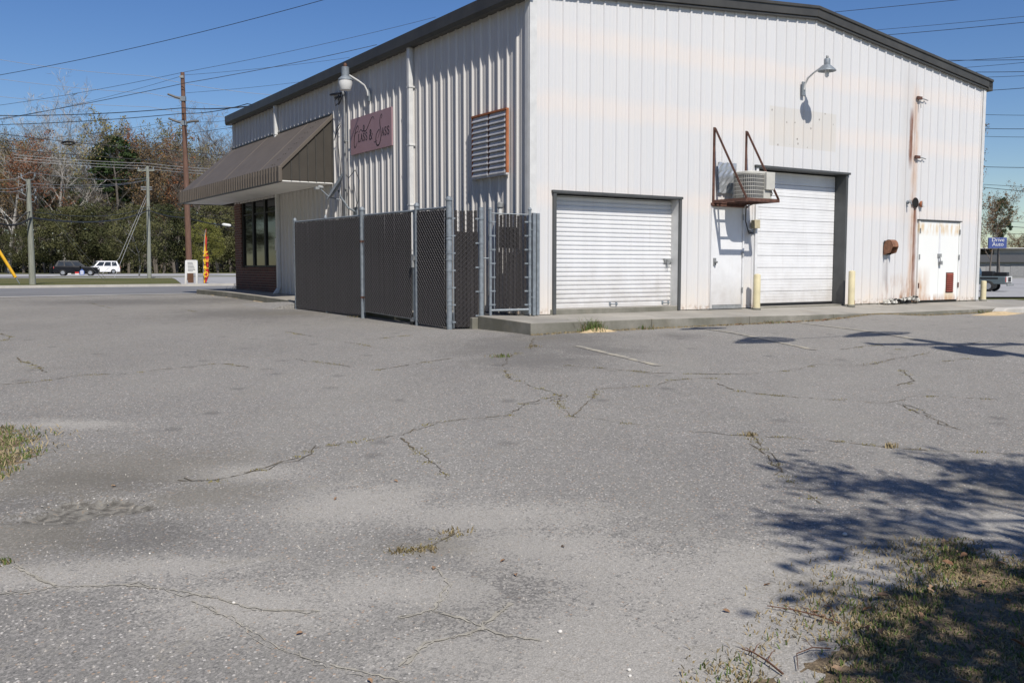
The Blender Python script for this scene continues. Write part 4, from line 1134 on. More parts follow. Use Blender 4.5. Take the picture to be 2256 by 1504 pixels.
# walk gate by the corner
wg = thing('walk_gate', 'narrow slatted walk gate hung beside the building corner', 'gate', W(0, 0, 0), AANG)
ga, gb = Vector((-.64, .235)), Vector((-.075, -.095)); gd = (gb - ga).normalized()
for p_, zz in ((ga, .0), (gb, .03)): MB().tube([(p_.x, p_.y, zz), (p_.x, p_.y, 1.745)], .025, 10).build('stile', M['galv'], wg, smooth=True)
MB().tube([(ga.x, ga.y, 1.69), (gb.x, gb.y, 1.67)], .009, 8).build('rail', M['galv'], wg, smooth=True)
MB().tube([(ga.x, ga.y, .085), (gb.x, gb.y, .10)], .021, 8).build('rail', M['galv'], wg, smooth=True)
MB().lathe([(.03, 0), (.034, .02), (.01, .05)], (ga.x, ga.y, 1.74), 10).build('cap', M['galv'], wg); MB().lathe([(.03, 0), (.034, .02), (.01, .05)], (gb.x, gb.y, 1.74), 10).build('cap', M['galv'], wg)
ia, ib = ga + gd * .085, gb - gd * .05
mesh_panel(wg, ia, ib, .11, 1.69, .12, 1.665, .052, .044, drop=(0, .02), tilt=.003)
mesh_panel(wg, ia, ia + (ib - ia) * .80, .11, 1.69, .12, 1.665, .052, .052, wires=False, layer=.018, frac=(0, .60), drop=(0, .01))
mesh_panel(wg, ia, ia + (ib - ia) * .74, .11, 1.69, .12, 1.665, .052, .051, wires=False, layer=.020, frac=(.64, .87), drop=(0, .01))
bands(wg, ga.x, ga.y, .025, .18, 1.55, 7, (gd.x, gd.y)); bands(wg, gb.x, gb.y, .025, .18, 1.55, 7, (-gd.x, -gd.y))
MB().tube([(ia.x - gd.x * .02, ia.y - gd.y * .02, .10), (ia.x - gd.x * .02, ia.y - gd.y * .02, 1.68)], .007, 6).build('tension_bar', M['galv'], wg)
mb = MB(); mb.tube([(gb.x, gb.y, .30), (.0, -.10, .30)], .012, 6); mb.tube([(gb.x, gb.y, 1.42), (.0, -.10, 1.42)], .012, 6); mb.build('hinge', M['galv'], wg)
mb = MB(); mb.tube([(ga.x, ga.y, .95), (R5[0], R5[1], .95)], .012, 6); mb.build('latch', M['galv'], wg)
# grey cabinet inside the yard, glimpsed through the gaps
cbn = thing('meter_cabinet', 'grey utility cabinet glimpsed behind the slatted fence', 'cabinet', W(-.55, 2.9, -.2), AANG)
MB().box(-.12, .38, -.3, .3, .0, 1.25).build('cabinet', M['galv_dull'], cbn, bevel=.02); MB().box(-.135, -.121, -.26, .26, .08, 1.18).build('door', M['galv'], cbn, bevel=.006)

# crumbled asphalt ramp beside the fence
ar = thing('asphalt_ramp', 'crumbling grey asphalt wedge beside the first fence post', 'ramp', W(0, 0, 0), AANG)
mb = MB(); nn = 14
V = {}
for i in range(nn + 1):
    for j in range(7):
        t_ = 7.65 + 3.2 * i / nn; s_ = -.97 - .9 * j / 6
        f = (1 - i / nn) ** .8 * (1 - (j / 6) ** 2) * .95
        p = W(s_, t_); base = gz(p.x, p.y) - ZS
        V[i, j] = (s_, t_, base - .012 + f * .17 + rnd.uniform(-.008, .008))
for i in range(nn):
    for j in range(6): mb.poly([V[i, j], V[i, j + 1], V[i + 1, j + 1], V[i + 1, j]])
for j in range(6): mb.poly([V[0, j], V[0, j + 1], (V[0, j + 1][0], V[0, j + 1][1], -.4), (V[0, j][0], V[0, j][1], -.4)])
mb.build('wedge', M['ramp'], ar)

# kerb stop at the right end and loose sand
ks = thing('kerb_stop', 'pale concrete kerb stop at the right end of the apron', 'kerb', G(2245, 688), AANG)
mb = MB(); mb.prism([(-.9, -.05), (.9, -.05), (.9, .12), (-.75, .12), (-.9, .05)], -.14, .14); mb.build('block', M['kerb'], ks, bevel=.03)
def off_apron(p, gap=1.30):
    s, t = rel(p.x, p.y)
    if s > -.95 and -gap < t < 3:
        q = W(s, -gap); p = Vector((q.x, q.y, gz(q.x, q.y)))
    return p
def sand_heap(label, px, py, rx, ry, h, rz=0):
    p = off_apron(G(px, py), 1.36); o = MB(); n = 18; rings = 6
    o.v.append((0, 0, h)); 
    for i in range(1, rings + 1):
        f = i / rings
        for j in range(n):
            a = 2 * math.pi * j / n; k = 1 + .22 * math.sin(3 * a + px) + .12 * math.sin(7 * a + py)
            o.v.append((rx * f * k * math.cos(a), ry * f * k * math.sin(a), h * (math.cos(f * math.pi) * .5 + .5) - .015 * f + rnd.uniform(-.004, .004)))
    for j in range(n): o.f.append((0, 1 + j, 1 + (j + 1) % n))
    for i in range(rings - 1):
        for j in range(n):
            a = 1 + i * n + j; b = 1 + i * n + (j + 1) % n; o.f.append((a, a + n, b + n, b))
    ob = o.build('sand_pile', M['sand'], None, smooth=True, loc=p, rz=rz)
    tag(ob, label, 'sand', 'drifted sand along the apron edge')
AZ = AANG + math.pi / 2
sand_heap('orange sand heap at the far end of the side apron', 487, 650, 1.3, .30, .13, AZ)
sand_heap('low sand drift beside the side apron, second from its far end', 515, 655, .8, .20, .06, AZ)
sand_heap('thin sand drift on the side apron edge just before the ramp', 566, 662, .9, .18, .07, AZ)
sand_heap('sand and weeds heaped against the apron in front of the roller door', 1292, 729, .42, .16, .07, AANG)
sand_heap('pale sand drift at the right end of the apron', 2200, 693, 1.1, .30, .07, AANG)

# ------------------------------------------------------------------ painted lines, cracks
def ground_ribbon(mb, pts, w, dz, jit=0.0, step=.12, wj=0.0):
    q = []
    for a, b in zip(pts[:-1], pts[1:]):
        L = (b - a).length; n = max(1, int(L / step)); 
        for i in range(n): q.append(a + (b - a) * (i / n))
    q.append(pts[-1])
    if jit: q = [Vector((p.x + rnd.gauss(0, jit), p.y + rnd.gauss(0, jit), 0)) for p in q]
    L = []; R = []
    for i, p in enumerate(q):
        d = q[min(i + 1, len(q) - 1)] - q[max(i - 1, 0)]; d.z = 0
        if d.length < 1e-6: d = Vector((1, 0, 0))
        d.normalize(); nx, ny = -d.y, d.x; ww = w * max(.05, 1 + rnd.uniform(-wj, wj)) / 2
        for lst, sg_ in ((L, 1), (R, -1)):
            x, y = p.x + nx * ww * sg_, p.y + ny * ww * sg_
            lst.append((x, y, gz(x, y) + dz))
    n = len(mb.v); k = len(q); mb.v += L + R
    for i in range(k - 1): mb.f.append((n + i, n + i + 1, n + k + i + 1, n + k + i))
for i, (a, b, w) in enumerate((((1270, 762), (1452, 806), .10), ((1492, 716), (1795, 771), .095), ((1745, 709), (2030, 750), .095))):
    mb = MB(); ground_ribbon(mb, [G(*a), G(*b)], w, .006, 0, .2)
    tag(mb.build('parking_line', M['line']), kind='structure')
CR = [[(1250, 805), (1388, 816), (1428, 821), (1528, 824), (1633, 824), (1748, 816), (1803, 803), (1903, 805), (1953, 795), (2028, 781), (2100, 765), (2165, 752)],
      [(1175, 745), (1165, 770), (1120, 785), (1105, 808), (1128, 835), (1203, 860), (1233, 872), (1228, 890), (1258, 917), (1323, 924), (1393, 934), (1518, 949), (1653, 960), (1743, 964), (1828, 970), (1958, 985), (2053, 991), (2256, 1000)],
      [(1653, 960), (1693, 1005), (1723, 1040), (1753, 1072), (1800, 1110)],
      [(1258, 917), (1308, 875), (1318, 857), (1448, 849), (1478, 837), (1573, 832), (1578, 845), (1628, 862), (1693, 870), (1793, 877), (1948, 887), (2018, 872), (2200, 880)],
      [(1978, 890), (2043, 917), (2108, 945)], [(1978, 812), (2015, 840), (1975, 850)],
      [(1233, 872), (1150, 890), (1128, 915), (1010, 925), (950, 932), (880, 957), (790, 972), (700, 985), (655, 1007), (550, 1040), (475, 1060), (395, 1056)],
      [(890, 965), (925, 1000), (950, 1022), (990, 1055)], [(0, 735), (25, 742), (5, 752)],
      [(35, 787), (65, 802), (105, 820)], [(0, 847), (90, 840), (190, 826), (280, 824), (370, 812), (490, 800), (580, 816)],
      [(200, 668), (250, 680)], [(370, 676), (440, 688)], [(625, 730), (670, 739), (790, 757), (820, 764)], [(805, 749), (870, 742), (950, 734)],
      [(650, 790), (740, 803), (830, 815), (925, 800), (1000, 790)], [(2050, 800), (2130, 790), (2256, 805)], [(1850, 770), (1935, 760), (1990, 772)], [(900, 1215), (950, 1200), (1020, 1170)]]
def crack_mat():
    t = NT('crack_fill')
    b = t.ramp(t.noise(2.2, 5, co=t.pos), [(.35, (.085, .076, .062)), (.55, (.155, .13, .09)), (.7, (.20, .175, .12))])
    return t.out(b, .95, 0, .1)
M['crack'] = crack_mat()
mb = MB()
def broken(mb, c, w, dz, jit, step, gap):
    P = [G(*p) for p in c]; q = []
    for a, b in zip(P[:-1], P[1:]):
        n = max(1, int((b - a).length / .25)); q += [a + (b - a) * (k / n) for k in range(n)]
    q.append(P[-1]); wob = [Vector((rnd.gauss(0, jit * 1.6), rnd.gauss(0, jit * 1.6), 0)) for _ in q]
    q = [p + w_ for p, w_ in zip(q, wob)]; i = 0
    while i < len(q) - 1:
        n = rnd.randint(2, 7); seg = q[i:i + n + 1]
        if len(seg) > 1: ground_ribbon(mb, seg, w * rnd.uniform(.45, 1.25), dz, jit, step, .98)
        i += n + (1 if rnd.random() < gap else 0)
for c in CR: broken(mb, c, .010, .004, .010, .05, .45)
for c in CR[:7:2]: broken(mb, [(p[0] + 6, p[1] + 2) for p in c], .006, .005, .03, .10, .7)
tag(mb.build('pavement_cracks', M['crack']), kind='structure')
PALE = [[(0, 1308), (125, 1293), (240, 1289), (300, 1290), (390, 1304), (470, 1318), (560, 1345), (700, 1345), (875, 1364), (950, 1344), (1025, 1364), (1100, 1399), (1200, 1412)],
        [(30, 1244), (100, 1279), (125, 1293)], [(430, 1324), (520, 1370), (590, 1414), (625, 1434), (730, 1469), (820, 1484), (900, 1504)], [(895, 1464), (940, 1419), (1040, 1391), (1128, 1330)], [(950, 1344), (985, 1290), (960, 1250)]]
M['pale_crack'] = simple('sandy_crack_fill', (.37, .345, .285), .95, 0, .3, 12)
mb = MB()
for c in PALE:
    for rep_ in range(2): broken(mb, c, (.010, .006)[rep_], .004 + .0006 * rep_, (.004, .010)[rep_], .025, (.5, .9)[rep_])
tag(mb.build('sandy_cracks', M['pale_crack']), kind='structure')
mb = MB()
# ------------------------------------------------------------------ grass, leaves, twigs, pebbles
def blades(name, spots, m, n, hmin, hmax, label, wid=.004, lean=.6, seed=1, parent=None):
    r = np.random.RandomState(seed); V = []; F = []
    for k in range(n):
        x, y = spots(r); z = gz(x, y); h = r.uniform(hmin, hmax); a = r.uniform(0, 6.283); l = r.uniform(.1, lean) * h; b = r.uniform(0, 6.283)
        dx, dy = math.cos(a) * wid, math.sin(a) * wid; ox, oy = math.cos(b) * l, math.sin(b) * l; i = len(V)
        V += [(x - dx, y - dy, z), (x + dx, y + dy, z), (x + ox * .45 + dx * .7, y + oy * .45 + dy * .7, z + h * .65), (x + ox * .45 - dx * .7, y + oy * .45 - dy * .7, z + h * .65), (x + ox, y + oy, z + h * r.uniform(.7, 1))]
        F += [(i, i + 1, i + 2, i + 3), (i + 3, i + 2, i + 4)]
    me = bpy.data.meshes.new(name); me.from_pydata(V, [], F); o = link(name, me, m, parent)
    if label: tag(o, label, 'grass', kind='stuff')
    else: tag(o, kind='stuff')
    return o
def in_poly(x, y, P):
    c = False
    for i in range(len(P)):
        x0, y0 = P[i]; x1, y1 = P[i - 1]
        if (y0 > y) != (y1 > y) and x < (x1 - x0) * (y - y0) / (y1 - y0) + x0: c = not c
    return c
def poly_spots(P, soft=.1, thin=None):
    xs = [p[0] for p in P]; ys = [p[1] for p in P]
    def f(r):
        while True:
            x, y = r.uniform(min(xs), max(xs)), r.uniform(min(ys), max(ys))
            if not in_poly(x + r.normal(0, soft), y + r.normal(0, soft), P): continue
            nv = math.sin(x * 5.1 + y * 3.3) + math.sin(x * 11.3 - y * 7.7) + math.sin(x * 2.2 + 4)
            if r.uniform(-1.6, 2.2) < nv: return x, y
    return f
PR = [tuple(G(*p)[:2]) for p in ((2090, 1185), (2256, 1230), (2256, 1504), (1900, 1504), (1640, 1504), (1560, 1490), (1700, 1475), (1790, 1425), (1850, 1370), (1915, 1330), (1900, 1290), (2050, 1275), (2030, 1215))]
PR = PR + []
x_out = PR[2]
PRX = [PR[0], PR[1], (4.6, PR[1][1] + .1), (4.6, 1.6), (.6, 1.6)] + PR[5:]
PLX = [tuple(G(*p)[:2]) for p in ((0, 938), (60, 948), (96, 965), (70, 985), (100, 1003), (50, 1032), (0, 1062))]; PLX += [(-6.5, PLX[-1][1] + .1), (-6.5, PLX[0][1])]
def soil_mat():
    t = NT('leafy_soil')
    b = t.ramp(t.noise(6, 6, co=t.pos), [(.3, (.09, .075, .05)), (.55, (.17, .13, .085)), (.75, (.26, .21, .14))])
    b = t.mix(t.ramp(t.noise(45, 4, co=t.pos), [(.45, 0.0), (.6, .6)]), b, (.30, .23, .15))
    t.bump(t.noise(50, 4, co=t.pos), .8, .02)
    return t.out(b, .95, 0, .1)
M['soil'] = soil_mat()
def soil_patch(name, P, h):
    xs = [p[0] for p in P]; ys = [p[1] for p in P]; st = .035
    X = axis([(min(xs) - .2, max(xs) + .2, st)]); Y = axis([(min(ys) - .2, max(ys) + .2, st)])
    def d(x, y):
        best = 9
        for i in range(len(P)):
            ax, ay = P[i - 1]; bx, by = P[i]; L2 = (bx - ax) ** 2 + (by - ay) ** 2
            t = max(0, min(1, ((x - ax) * (bx - ax) + (y - ay) * (by - ay)) / L2)); best = min(best, math.hypot(x - ax - t * (bx - ax), y - ay - t * (by - ay)))
        return best if in_poly(x, y, P) else -best
    def zf(x, y):
        e = d(x, y) - .05 + .08 * math.sin(x * 17 + y * 9) * math.sin(y * 13 + 1) + .07 * math.sin(y * 37 - x * 23) + .05 * math.sin(x * 61 + y * 47)
        return gz(x, y) + h * max(-1.0, min(1, e / .25)) - .004
    return sheet(name, X, Y, 0, M['soil'], None, None, zf)
soil_patch('verge_soil', PRX, .014); soil_patch('verge_soil', PLX, .014)
blades('lawn_grass', poly_spots(PRX, .12), M['grass'], 17000, .012, .042, 'thin green grass on the leafy verge at the lower right', .0035, .9, 1)
blades('straw_grass', poly_spots(PRX, .20), M['grass_dry'], 60000, .008, .030, 'straw coloured dead grass on the leafy verge at the lower right', .0035, 1.6, 2)
blades('lawn_grass', poly_spots(PLX, .08), M['grass'], 3500, .02, .06, 'green grass in the verge corner at the left edge', .0045, .9, 3)
blades('straw_grass', poly_spots(PLX, .14), M['grass_dry'], 6000, .015, .05, 'straw coloured grass in the verge corner at the left edge', .0045, 1.8, 4)
def tuft(label, px, py, rad, n, h, dry=.3, seed=5, cat='weed'):
    p = off_apron(G(px, py)); th = thing('weed_tuft', label, cat, p, 0, 'weeds in the pavement')
    for mm, k, nm in ((M['grass'], int(n * (1 - dry)), 'green_blades'), (M['grass_dry'], int(n * dry), 'dry_blades')):
        if k < 1: continue
        def sp(r): return p.x + r.normal(0, rad * .5), p.y + r.normal(0, rad * .35)
        o = blades(nm, sp, mm, k, h * .4, h, None, .005, 1.3 if h < .05 else .8, seed, None)
        o.parent = th; o.matrix_parent_inverse = Matrix.Translation(-Vector(p))
tuft('largest green grass tuft growing at the apron edge before the roller door', 1302, 731, .24, 260, .27, .2, 5)
tuft('low green weed left of the largest grass tuft at the apron', 1250, 727, .20, 120, .11, .3, 6)
tuft('small weed right of the largest grass tuft at the apron', 1342, 719, .15, 60, .11, .3, 7)
tuft('green weed in the crack off the apron corner', 1102, 786, .12, 70, .07, .3, 8)
tuft('thin weed where the crack leaves the apron corner', 1175, 764, .10, 50, .06, .5, 9)
tuft('brownish tuft at the crack junction in the middle of the lot', 1653, 960, .05, 60, .05, .7, 10)
tuft('brownish tuft in the crack at the right of the lot', 1960, 985, .05, 60, .05, .8, 11)
tuft('mossy weed left end of the worn patch in the foreground', 890, 1215, .07, 80, .03, .5, 12)
tuft('mossy weed in the middle of the worn patch in the foreground', 940, 1212, .07, 80, .03, .6, 13)
tuft('mossy weed at the upper end of the worn patch in the foreground', 1005, 1172, .08, 70, .03, .6, 14)
tuft('weed at the far end of the side apron by the sand', 515, 645, .25, 60, .40, .2, 15)
tuft('dry weed along the apron right of the cream bollard', 1880, 690, .25, 80, .07, .5, 16)
tuft('weed in the leaf litter at the apron before the walk door', 1670, 711, .3, 80, .09, .4, 17)
tuft('weed at the apron end beside the pale sand', 2165, 690, .25, 80, .12, .3, 18)
tuft('weed at the foot of the second fence post', 785, 699, .22, 60, .06, .4, 19)
tuft('weed at the left picture edge near the pale crack', 8, 1240, .05, 50, .04, .3, 20)
# crack moss as ground cover
cr_pts = [G(*p) for c in CR for p in [(a[0] + (b[0] - a[0]) * k / 6, a[1] + (b[1] - a[1]) * k / 6) for a, b in zip(c[:-1], c[1:]) for k in range(6)]]
keepers = [p for i, p in enumerate(cr_pts) if rnd.random() < .22]
def crs(r):
    p = keepers[r.randint(len(keepers))]; return p.x + r.normal(0, .035), p.y + r.normal(0, .02)
blades('crack_weeds', crs, M['leaf_bud'], 3000, .004, .014, 'tiny weeds and moss sprouting along the pavement cracks', .004, 1.0, 30)
def edge_litter(r):
    s = r.uniform(-.9, 13.2); p = W(s, -1.25 - abs(r.normal(0, .05))); return p.x, p.y
blades('edge_weeds', edge_litter, M['grass_dry'], 2600, .01, .04, 'dry weeds and litter along the apron edge', .006, 1.6, 31)
# fallen leaves
leafm = MB()
lo = [(0, -.035), (.012, -.02), (.02, .0), (.014, .018), (0, .035), (-.014, .018), (-.02, .0), (-.012, -.02)]
leafm.v = [(0, 0, .004)] + [(x, y, .002 + .012 * abs(x) / .02 + (.006 if i % 2 else 0)) for i, (x, y) in enumerate(lo)]
leafm.f = [(0, 1 + i, 1 + (i + 1) % 8) for i in range(8)]
lm = leafm.mesh('leaf')
lm.materials.append(M['dead_leaf'])
rl = np.random.RandomState(5)
sp = poly_spots(PRX, .1)
def leaf_at(x, y, label, grp, sc_=1.0):
    o = link('fallen_leaf', lm, None); o.location = (x, y, gz(x, y) + .028 if 'verge' in label else gz(x, y) + .005)
    o.rotation_euler = (rl.uniform(-.4, .4), rl.uniform(-.4, .4), rl.uniform(0, 6.28)); o.scale = (sc_,) * 3
    tag(o, label, 'leaf', grp)
for i in range(260):
    x, y = sp(rl)
    leaf_at(x, y, 'dry brown leaf fallen on the shaded verge at the lower right', 'leaves on the verge', rl.uniform(.4, 1.0))
sp2 = poly_spots(PLX, .1)
for i in range(22):
    x, y = sp2(rl); leaf_at(x, y, 'dry orange leaf fallen on the grass verge at the left edge', 'leaves on the left verge', rl.uniform(.4, .8))
for (px, py) in ((872, 1061), (250, 1072), (1108, 1237), (1137, 1268), (660, 1397), (815, 1502), (955, 1253), (1797, 1350), (1600, 1348), (1690, 1290), (740, 1100), (1240, 1206)):
    p = G(px, py); leaf_at(p.x, p.y, 'small dry leaf lying alone on the open asphalt', 'leaves on the asphalt', .5)
for i in range(40):
    s = rl.uniform(3.0, 6.6); p = W(s, -1.27 - abs(rl.normal(0, .10))); leaf_at(p.x, p.y, 'dead leaf drifted against the apron before the walk door', 'leaves against the apron', rl.uniform(.7, 1.2))
# pebbles
for i, (px, py, r_) in enumerate(((1861, 1179, .013), (1234, 1393, .010), (1386, 1477, .008), (1388, 1490, .007), (515, 1329, .008), (330, 1220, .006), (1875, 1319, .006))):
    p = G(px, py); mb = MB(); mb.lathe([(r_ * .4, 0), (r_ * .9, r_ * .3), (r_, r_ * .8), (r_ * .7, r_ * 1.3), (r_ * .25, r_ * 1.5)], n=12)
    o = mb.build('pebble', M['pebble'], None, smooth=True, loc=(p.x, p.y, p.z)); o.scale = (1, .85, .9)
    tag(o, ['largest white pebble on the asphalt near the shaded verge', 'white pebble on the sandy pavement at centre', 'white pebble near the bottom edge of the lot', 'grey-white pebble just below another at the bottom edge', 'tiny white pebble on the pavement at lower left', 'tiny white stone on the stained pavement at left', 'tiny white stone in the tree shade'][i], 'pebble')
# loose stone chips as ground cover
mb = MB(); rs = np.random.RandomState(9)
for i in range(2600):
    y = 2.6 + abs(rs.normal(0, 3.2)); x = rs.uniform(-1, 1) * (y * .62 + .3); z = gz(x, y); s_ = rs.uniform(.0025, .007)
    n = len(mb.v); a = rs.uniform(0, 6.28); c, d = math.cos(a) * s_, math.sin(a) * s_
    mb.v += [(x + c, y + d, z), (x - d, y + c, z), (x - c, y - d, z), (x + d, y - c, z), (x, y, z + s_ * 1.2)]; mb.f += [(n, n + 1, n + 4), (n + 1, n + 2, n + 4), (n + 2, n + 3, n + 4), (n + 3, n, n + 4)]
tag(mb.build('stone_chips', simple('stone_chip', (.40, .37, .33), .9, 0, .5, 30)), kind='stuff', label='scattered pale stone chips on the asphalt', cat='gravel')
# twigs
def twig(label, pts, r_, side):
    P = [G(*p) for p in pts]; b = P[0]; th = thing('twig', label, 'twig', b)
    loc = [(p.x - b.x, p.y - b.y, p.z - b.z + .012 + .01 * math.sin(i)) for i, p in enumerate(P)]
    MB().tube(loc, [r_ * (1 - .6 * i / len(loc)) for i in range(len(loc))], 5).build('stem', M['brown_board'], th)
    for i, d in side:
        q = Vector(loc[i]); MB().tube([q, q + Vector(d) * .5 + Vector((0, 0, .01)), q + Vector(d)], [r_ * .6, r_ * .5, r_ * .2], 4).build('side_shoot', M['brown_board'], th)
twig('bare twig pointing left from the shaded verge', [(1850, 1378), (1800, 1365), (1745, 1352), (1690, 1340)], .004, [(1, (-.06, .05, .02)), (2, (-.05, .03, .01))])
twig('short dark twig standing at the verge tip', [(1838, 1368), (1828, 1345), (1815, 1342)], .003, [(1, (-.03, .03, .02))])
twig('reddish brown twig at the bottom edge of the verge', [(1725, 1490), (1690, 1466), (1660, 1448), (1635, 1436)], .0045, [(1, (.05, .06, .02)), (2, (-.05, .02, .01)), (2, (.04, .05, .02))])
twig('curved twig lying over the leaf litter', [(1830, 1434), (1790, 1436), (1755, 1450), (1758, 1480)], .003, [(1, (-.03, .05, .01))])

# ------------------------------------------------------------------ trees
def unit(v):
    return v / np.maximum(np.linalg.norm(v, axis=-1, keepdims=True), 1e-9)
def quads_mesh(name, c, size, aspect=1.0, seed=0, dirs=None):
    r = np.random.RandomState(seed); n = len(c)
    a = unit(r.normal(size=(n, 3))) if dirs is None else unit(dirs)
    b = unit(np.cross(a, r.normal(size=(n, 3)))); s = (size if np.ndim(size) else np.full(n, size))[:, None]
    L = a * s * .5; Wd = b * s * .5 * aspect
    V = np.empty((n * 4, 3)); V[0::4] = c - L; V[1::4] = c + Wd; V[2::4] = c + L; V[3::4] = c - Wd
    me = bpy.data.meshes.new(name); me.vertices.add(n * 4); me.vertices.foreach_set('co', V.astype(np.float32).ravel())
    me.loops.add(n * 4); me.loops.foreach_set('vertex_index', np.arange(n * 4, dtype=np.int32))
    me.polygons.add(n); me.polygons.foreach_set('loop_start', np.arange(0, n * 4, 4, dtype=np.int32)); me.polygons.foreach_set('loop_total', np.full(n, 4, dtype=np.int32))
    me.update(); me.validate(); return me
def skeleton(h, seed, spread=.35, first=.35, levels=3, kids=6, up=.5, r0=None):
    r = random.Random(seed); mb = MB(); tips = []; segs = []
    r0 = r0 or h * .014
    def grow(p, d, L, rad, lv):
        n = 5 if lv == 0 else 3; pts = [p]; q = p.copy(); dd = d.copy()
        for i in range(n):
            dd = (dd + Vector((r.gauss(0, .08 + .05 * lv), r.gauss(0, .08 + .05 * lv), .05 * up)) ).normalized(); q = q + dd * (L / n); pts.append(q.copy())
        mb.tube(pts, [max(rad * (1 - .75 * i / n), .008) for i in range(n + 1)], 6 if lv == 0 else (4 if lv < 2 else 3), cap=False)
        segs.append((pts, lv))
        if lv >= levels: tips.append((pts[-1], dd)); return
        k = kids if lv == 0 else max(3, kids - 1 - lv)
        for j in range(k):
            f = first + (1 - first) * (j + r.random()) / k if lv == 0 else .3 + .7 * (j + r.random()) / k
            x = f * n; i = min(int(x), n - 1); b = pts[i] + (pts[i + 1] - pts[i]) * (x - i)
            a = r.uniform(0, 6.283); sd = Vector((math.cos(a), math.sin(a), r.uniform(.1, .9) * up)); nd = (dd * (1 - spread) + sd.normalized() * (spread + .35)).normalized()
            grow(b, nd, L * r.uniform(.36, .55) * (1.15 - .35 * f if lv == 0 else 1), rad * (1 - .65 * f) * .55, lv + 1)
        tips.append((pts[-1], dd))
    grow(Vector((0, 0, -.3)), Vector((0, 0, 1)), h * (.88 if levels > 2 else .95), r0, 0)
    return mb, tips, segs
PROTO = {}
def bare_tree_mesh(key, h, seed, leaf=None, nl=0, lsize=.25, twigs=3600, kids=9, first=.3):
    mb, tips, segs = skeleton(h, seed, .38, first, 3, kids, .7)
    tr = mb.mesh('trunk')
    r = np.random.RandomState(seed); C_ = []; D_ = []
    fine = [s for s in segs if s[1] >= 1]
    for i in range(twigs):
        pts, lv = fine[r.randint(len(fine))]; k = r.randint(len(pts) - 1); f = r.uniform(); p = pts[k] + (pts[k + 1] - pts[k]) * f
        d = np.array(pts[k + 1] - pts[k]); d = d / (np.linalg.norm(d) + 1e-6) + r.normal(0, .6, 3) + np.array([0, 0, .25]); d /= np.linalg.norm(d)
        L = h * r.uniform(.02, .055); C_.append(np.array(p) + d * L * .5); D_.append(d * L)
    C_ = np.array(C_); D_ = np.array(D_)
    tw = quads_mesh('twigs', C_, np.linalg.norm(D_, axis=1), .045, seed, D_)
    lf = None
    if nl:
        idx = r.randint(len(C_), size=nl); lf = quads_mesh('buds', C_[idx] + r.normal(0, h * .012, (nl, 3)), r.uniform(.6, 1.3, nl) * lsize, .7, seed + 1)
    PROTO[key] = (tr, tw, lf)
def leafy_tree_mesh(key, h, rad, base, clumps, per, lsize, seed, crown='round', r0=None):
    r = np.random.RandomState(seed); mb, tips, segs = skeleton(h * .92, seed, .45, base / h, 2, 8, .5, r0); tr = mb.mesh('trunk')
    cs = []
    for i in range(clumps):
        z = r.uniform(base, h); f = (z - base) / (h - base)
        if crown == 'round': R = rad * math.sqrt(max(0.05, 1 - (2 * f - 1) ** 2)) * r.uniform(.75, 1.1)
        elif crown == 'low': R = rad * (1 - f) ** .5 * r.uniform(.8, 1.1)
        else: R = rad * (1 - f * .75) * r.uniform(.6, 1.15)
        a = r.uniform(0, 6.283); q = R * math.sqrt(r.uniform(.15, 1)); cs.append((q * math.cos(a), q * math.sin(a), z, r.uniform(.5, 1.2) * rad * .26))
    P = []
    for x, y, z, s in cs:
        d = unit(r.normal(size=(per, 3))) * (r.uniform(.25, 1, (per, 1)) ** .5) * s; d[:, 2] *= .6; P.append(d + np.array([x, y, z]))
    P = np.concatenate(P); lf = quads_mesh('foliage', P, r.uniform(.6, 1.3, len(P)) * lsize, .55, seed + 1)
    PROTO[key] = (tr, None, lf)
for k in range(3): bare_tree_mesh(f'bare{k}', 23, 40 + k)
for k in range(3): bare_tree_mesh(f'bud{k}', 22, 50 + k, True, 4200, .32, 1800)
for k in range(2): leafy_tree_mesh(f'pine{k}', 26, 4.6, 14, 95, 110, .42, 60 + k, 'round')
for k in range(3): leafy_tree_mesh(f'oak{k}', 11, 5.2, 2.4, 90, 100, .30, 70 + k, 'round')
leafy_tree_mesh('shrub', 5, 2.6, .4, 40, 80, .24, 80, 'low')
def tree(key, name, label, x, y, z, h, bark, leafm_, twigm=None, group=None, sx=1.0, rz=None, cat='tree'):
    tr, tw, lf = PROTO[key]; base = {'bare': 23, 'bud': 22, 'pine': 26, 'oak': 11, 'shru': 5}[key[:4] if key[:3] != 'bud' and key[:3] != 'oak' else key[:3]]
    th = thing(name, label, cat, (x, y, z), rnd.uniform(0, 6.28) if rz is None else rz, group); k = h / base; th.scale = (k * sx, k * sx, k)
    def add(nm, me, mt):
        o = bpy.data.objects.new(nm, me); COL.objects.link(o); o.parent = th
        if not me.materials: me.materials.append(mt)
        if me.materials[0] != mt: o.material_slots[0].link = 'OBJECT'; o.material_slots[0].material = mt
    add('trunk', tr, bark)
    if tw: add('twigs', tw, twigm or M['twig'])
    if lf and leafm_: add('crown', lf, leafm_)
    return th
GW_ = 'woodland trees across the highway'
def wood(px, D, h, kind, name, label, bark, leaf, twigm=None, sx=1.0, group=GW_):
    p = at(px, 600, D); tree(kind, name, label, p.x, D, gz(p.x, D) - .1, h, bark, leaf, twigm, group, sx)
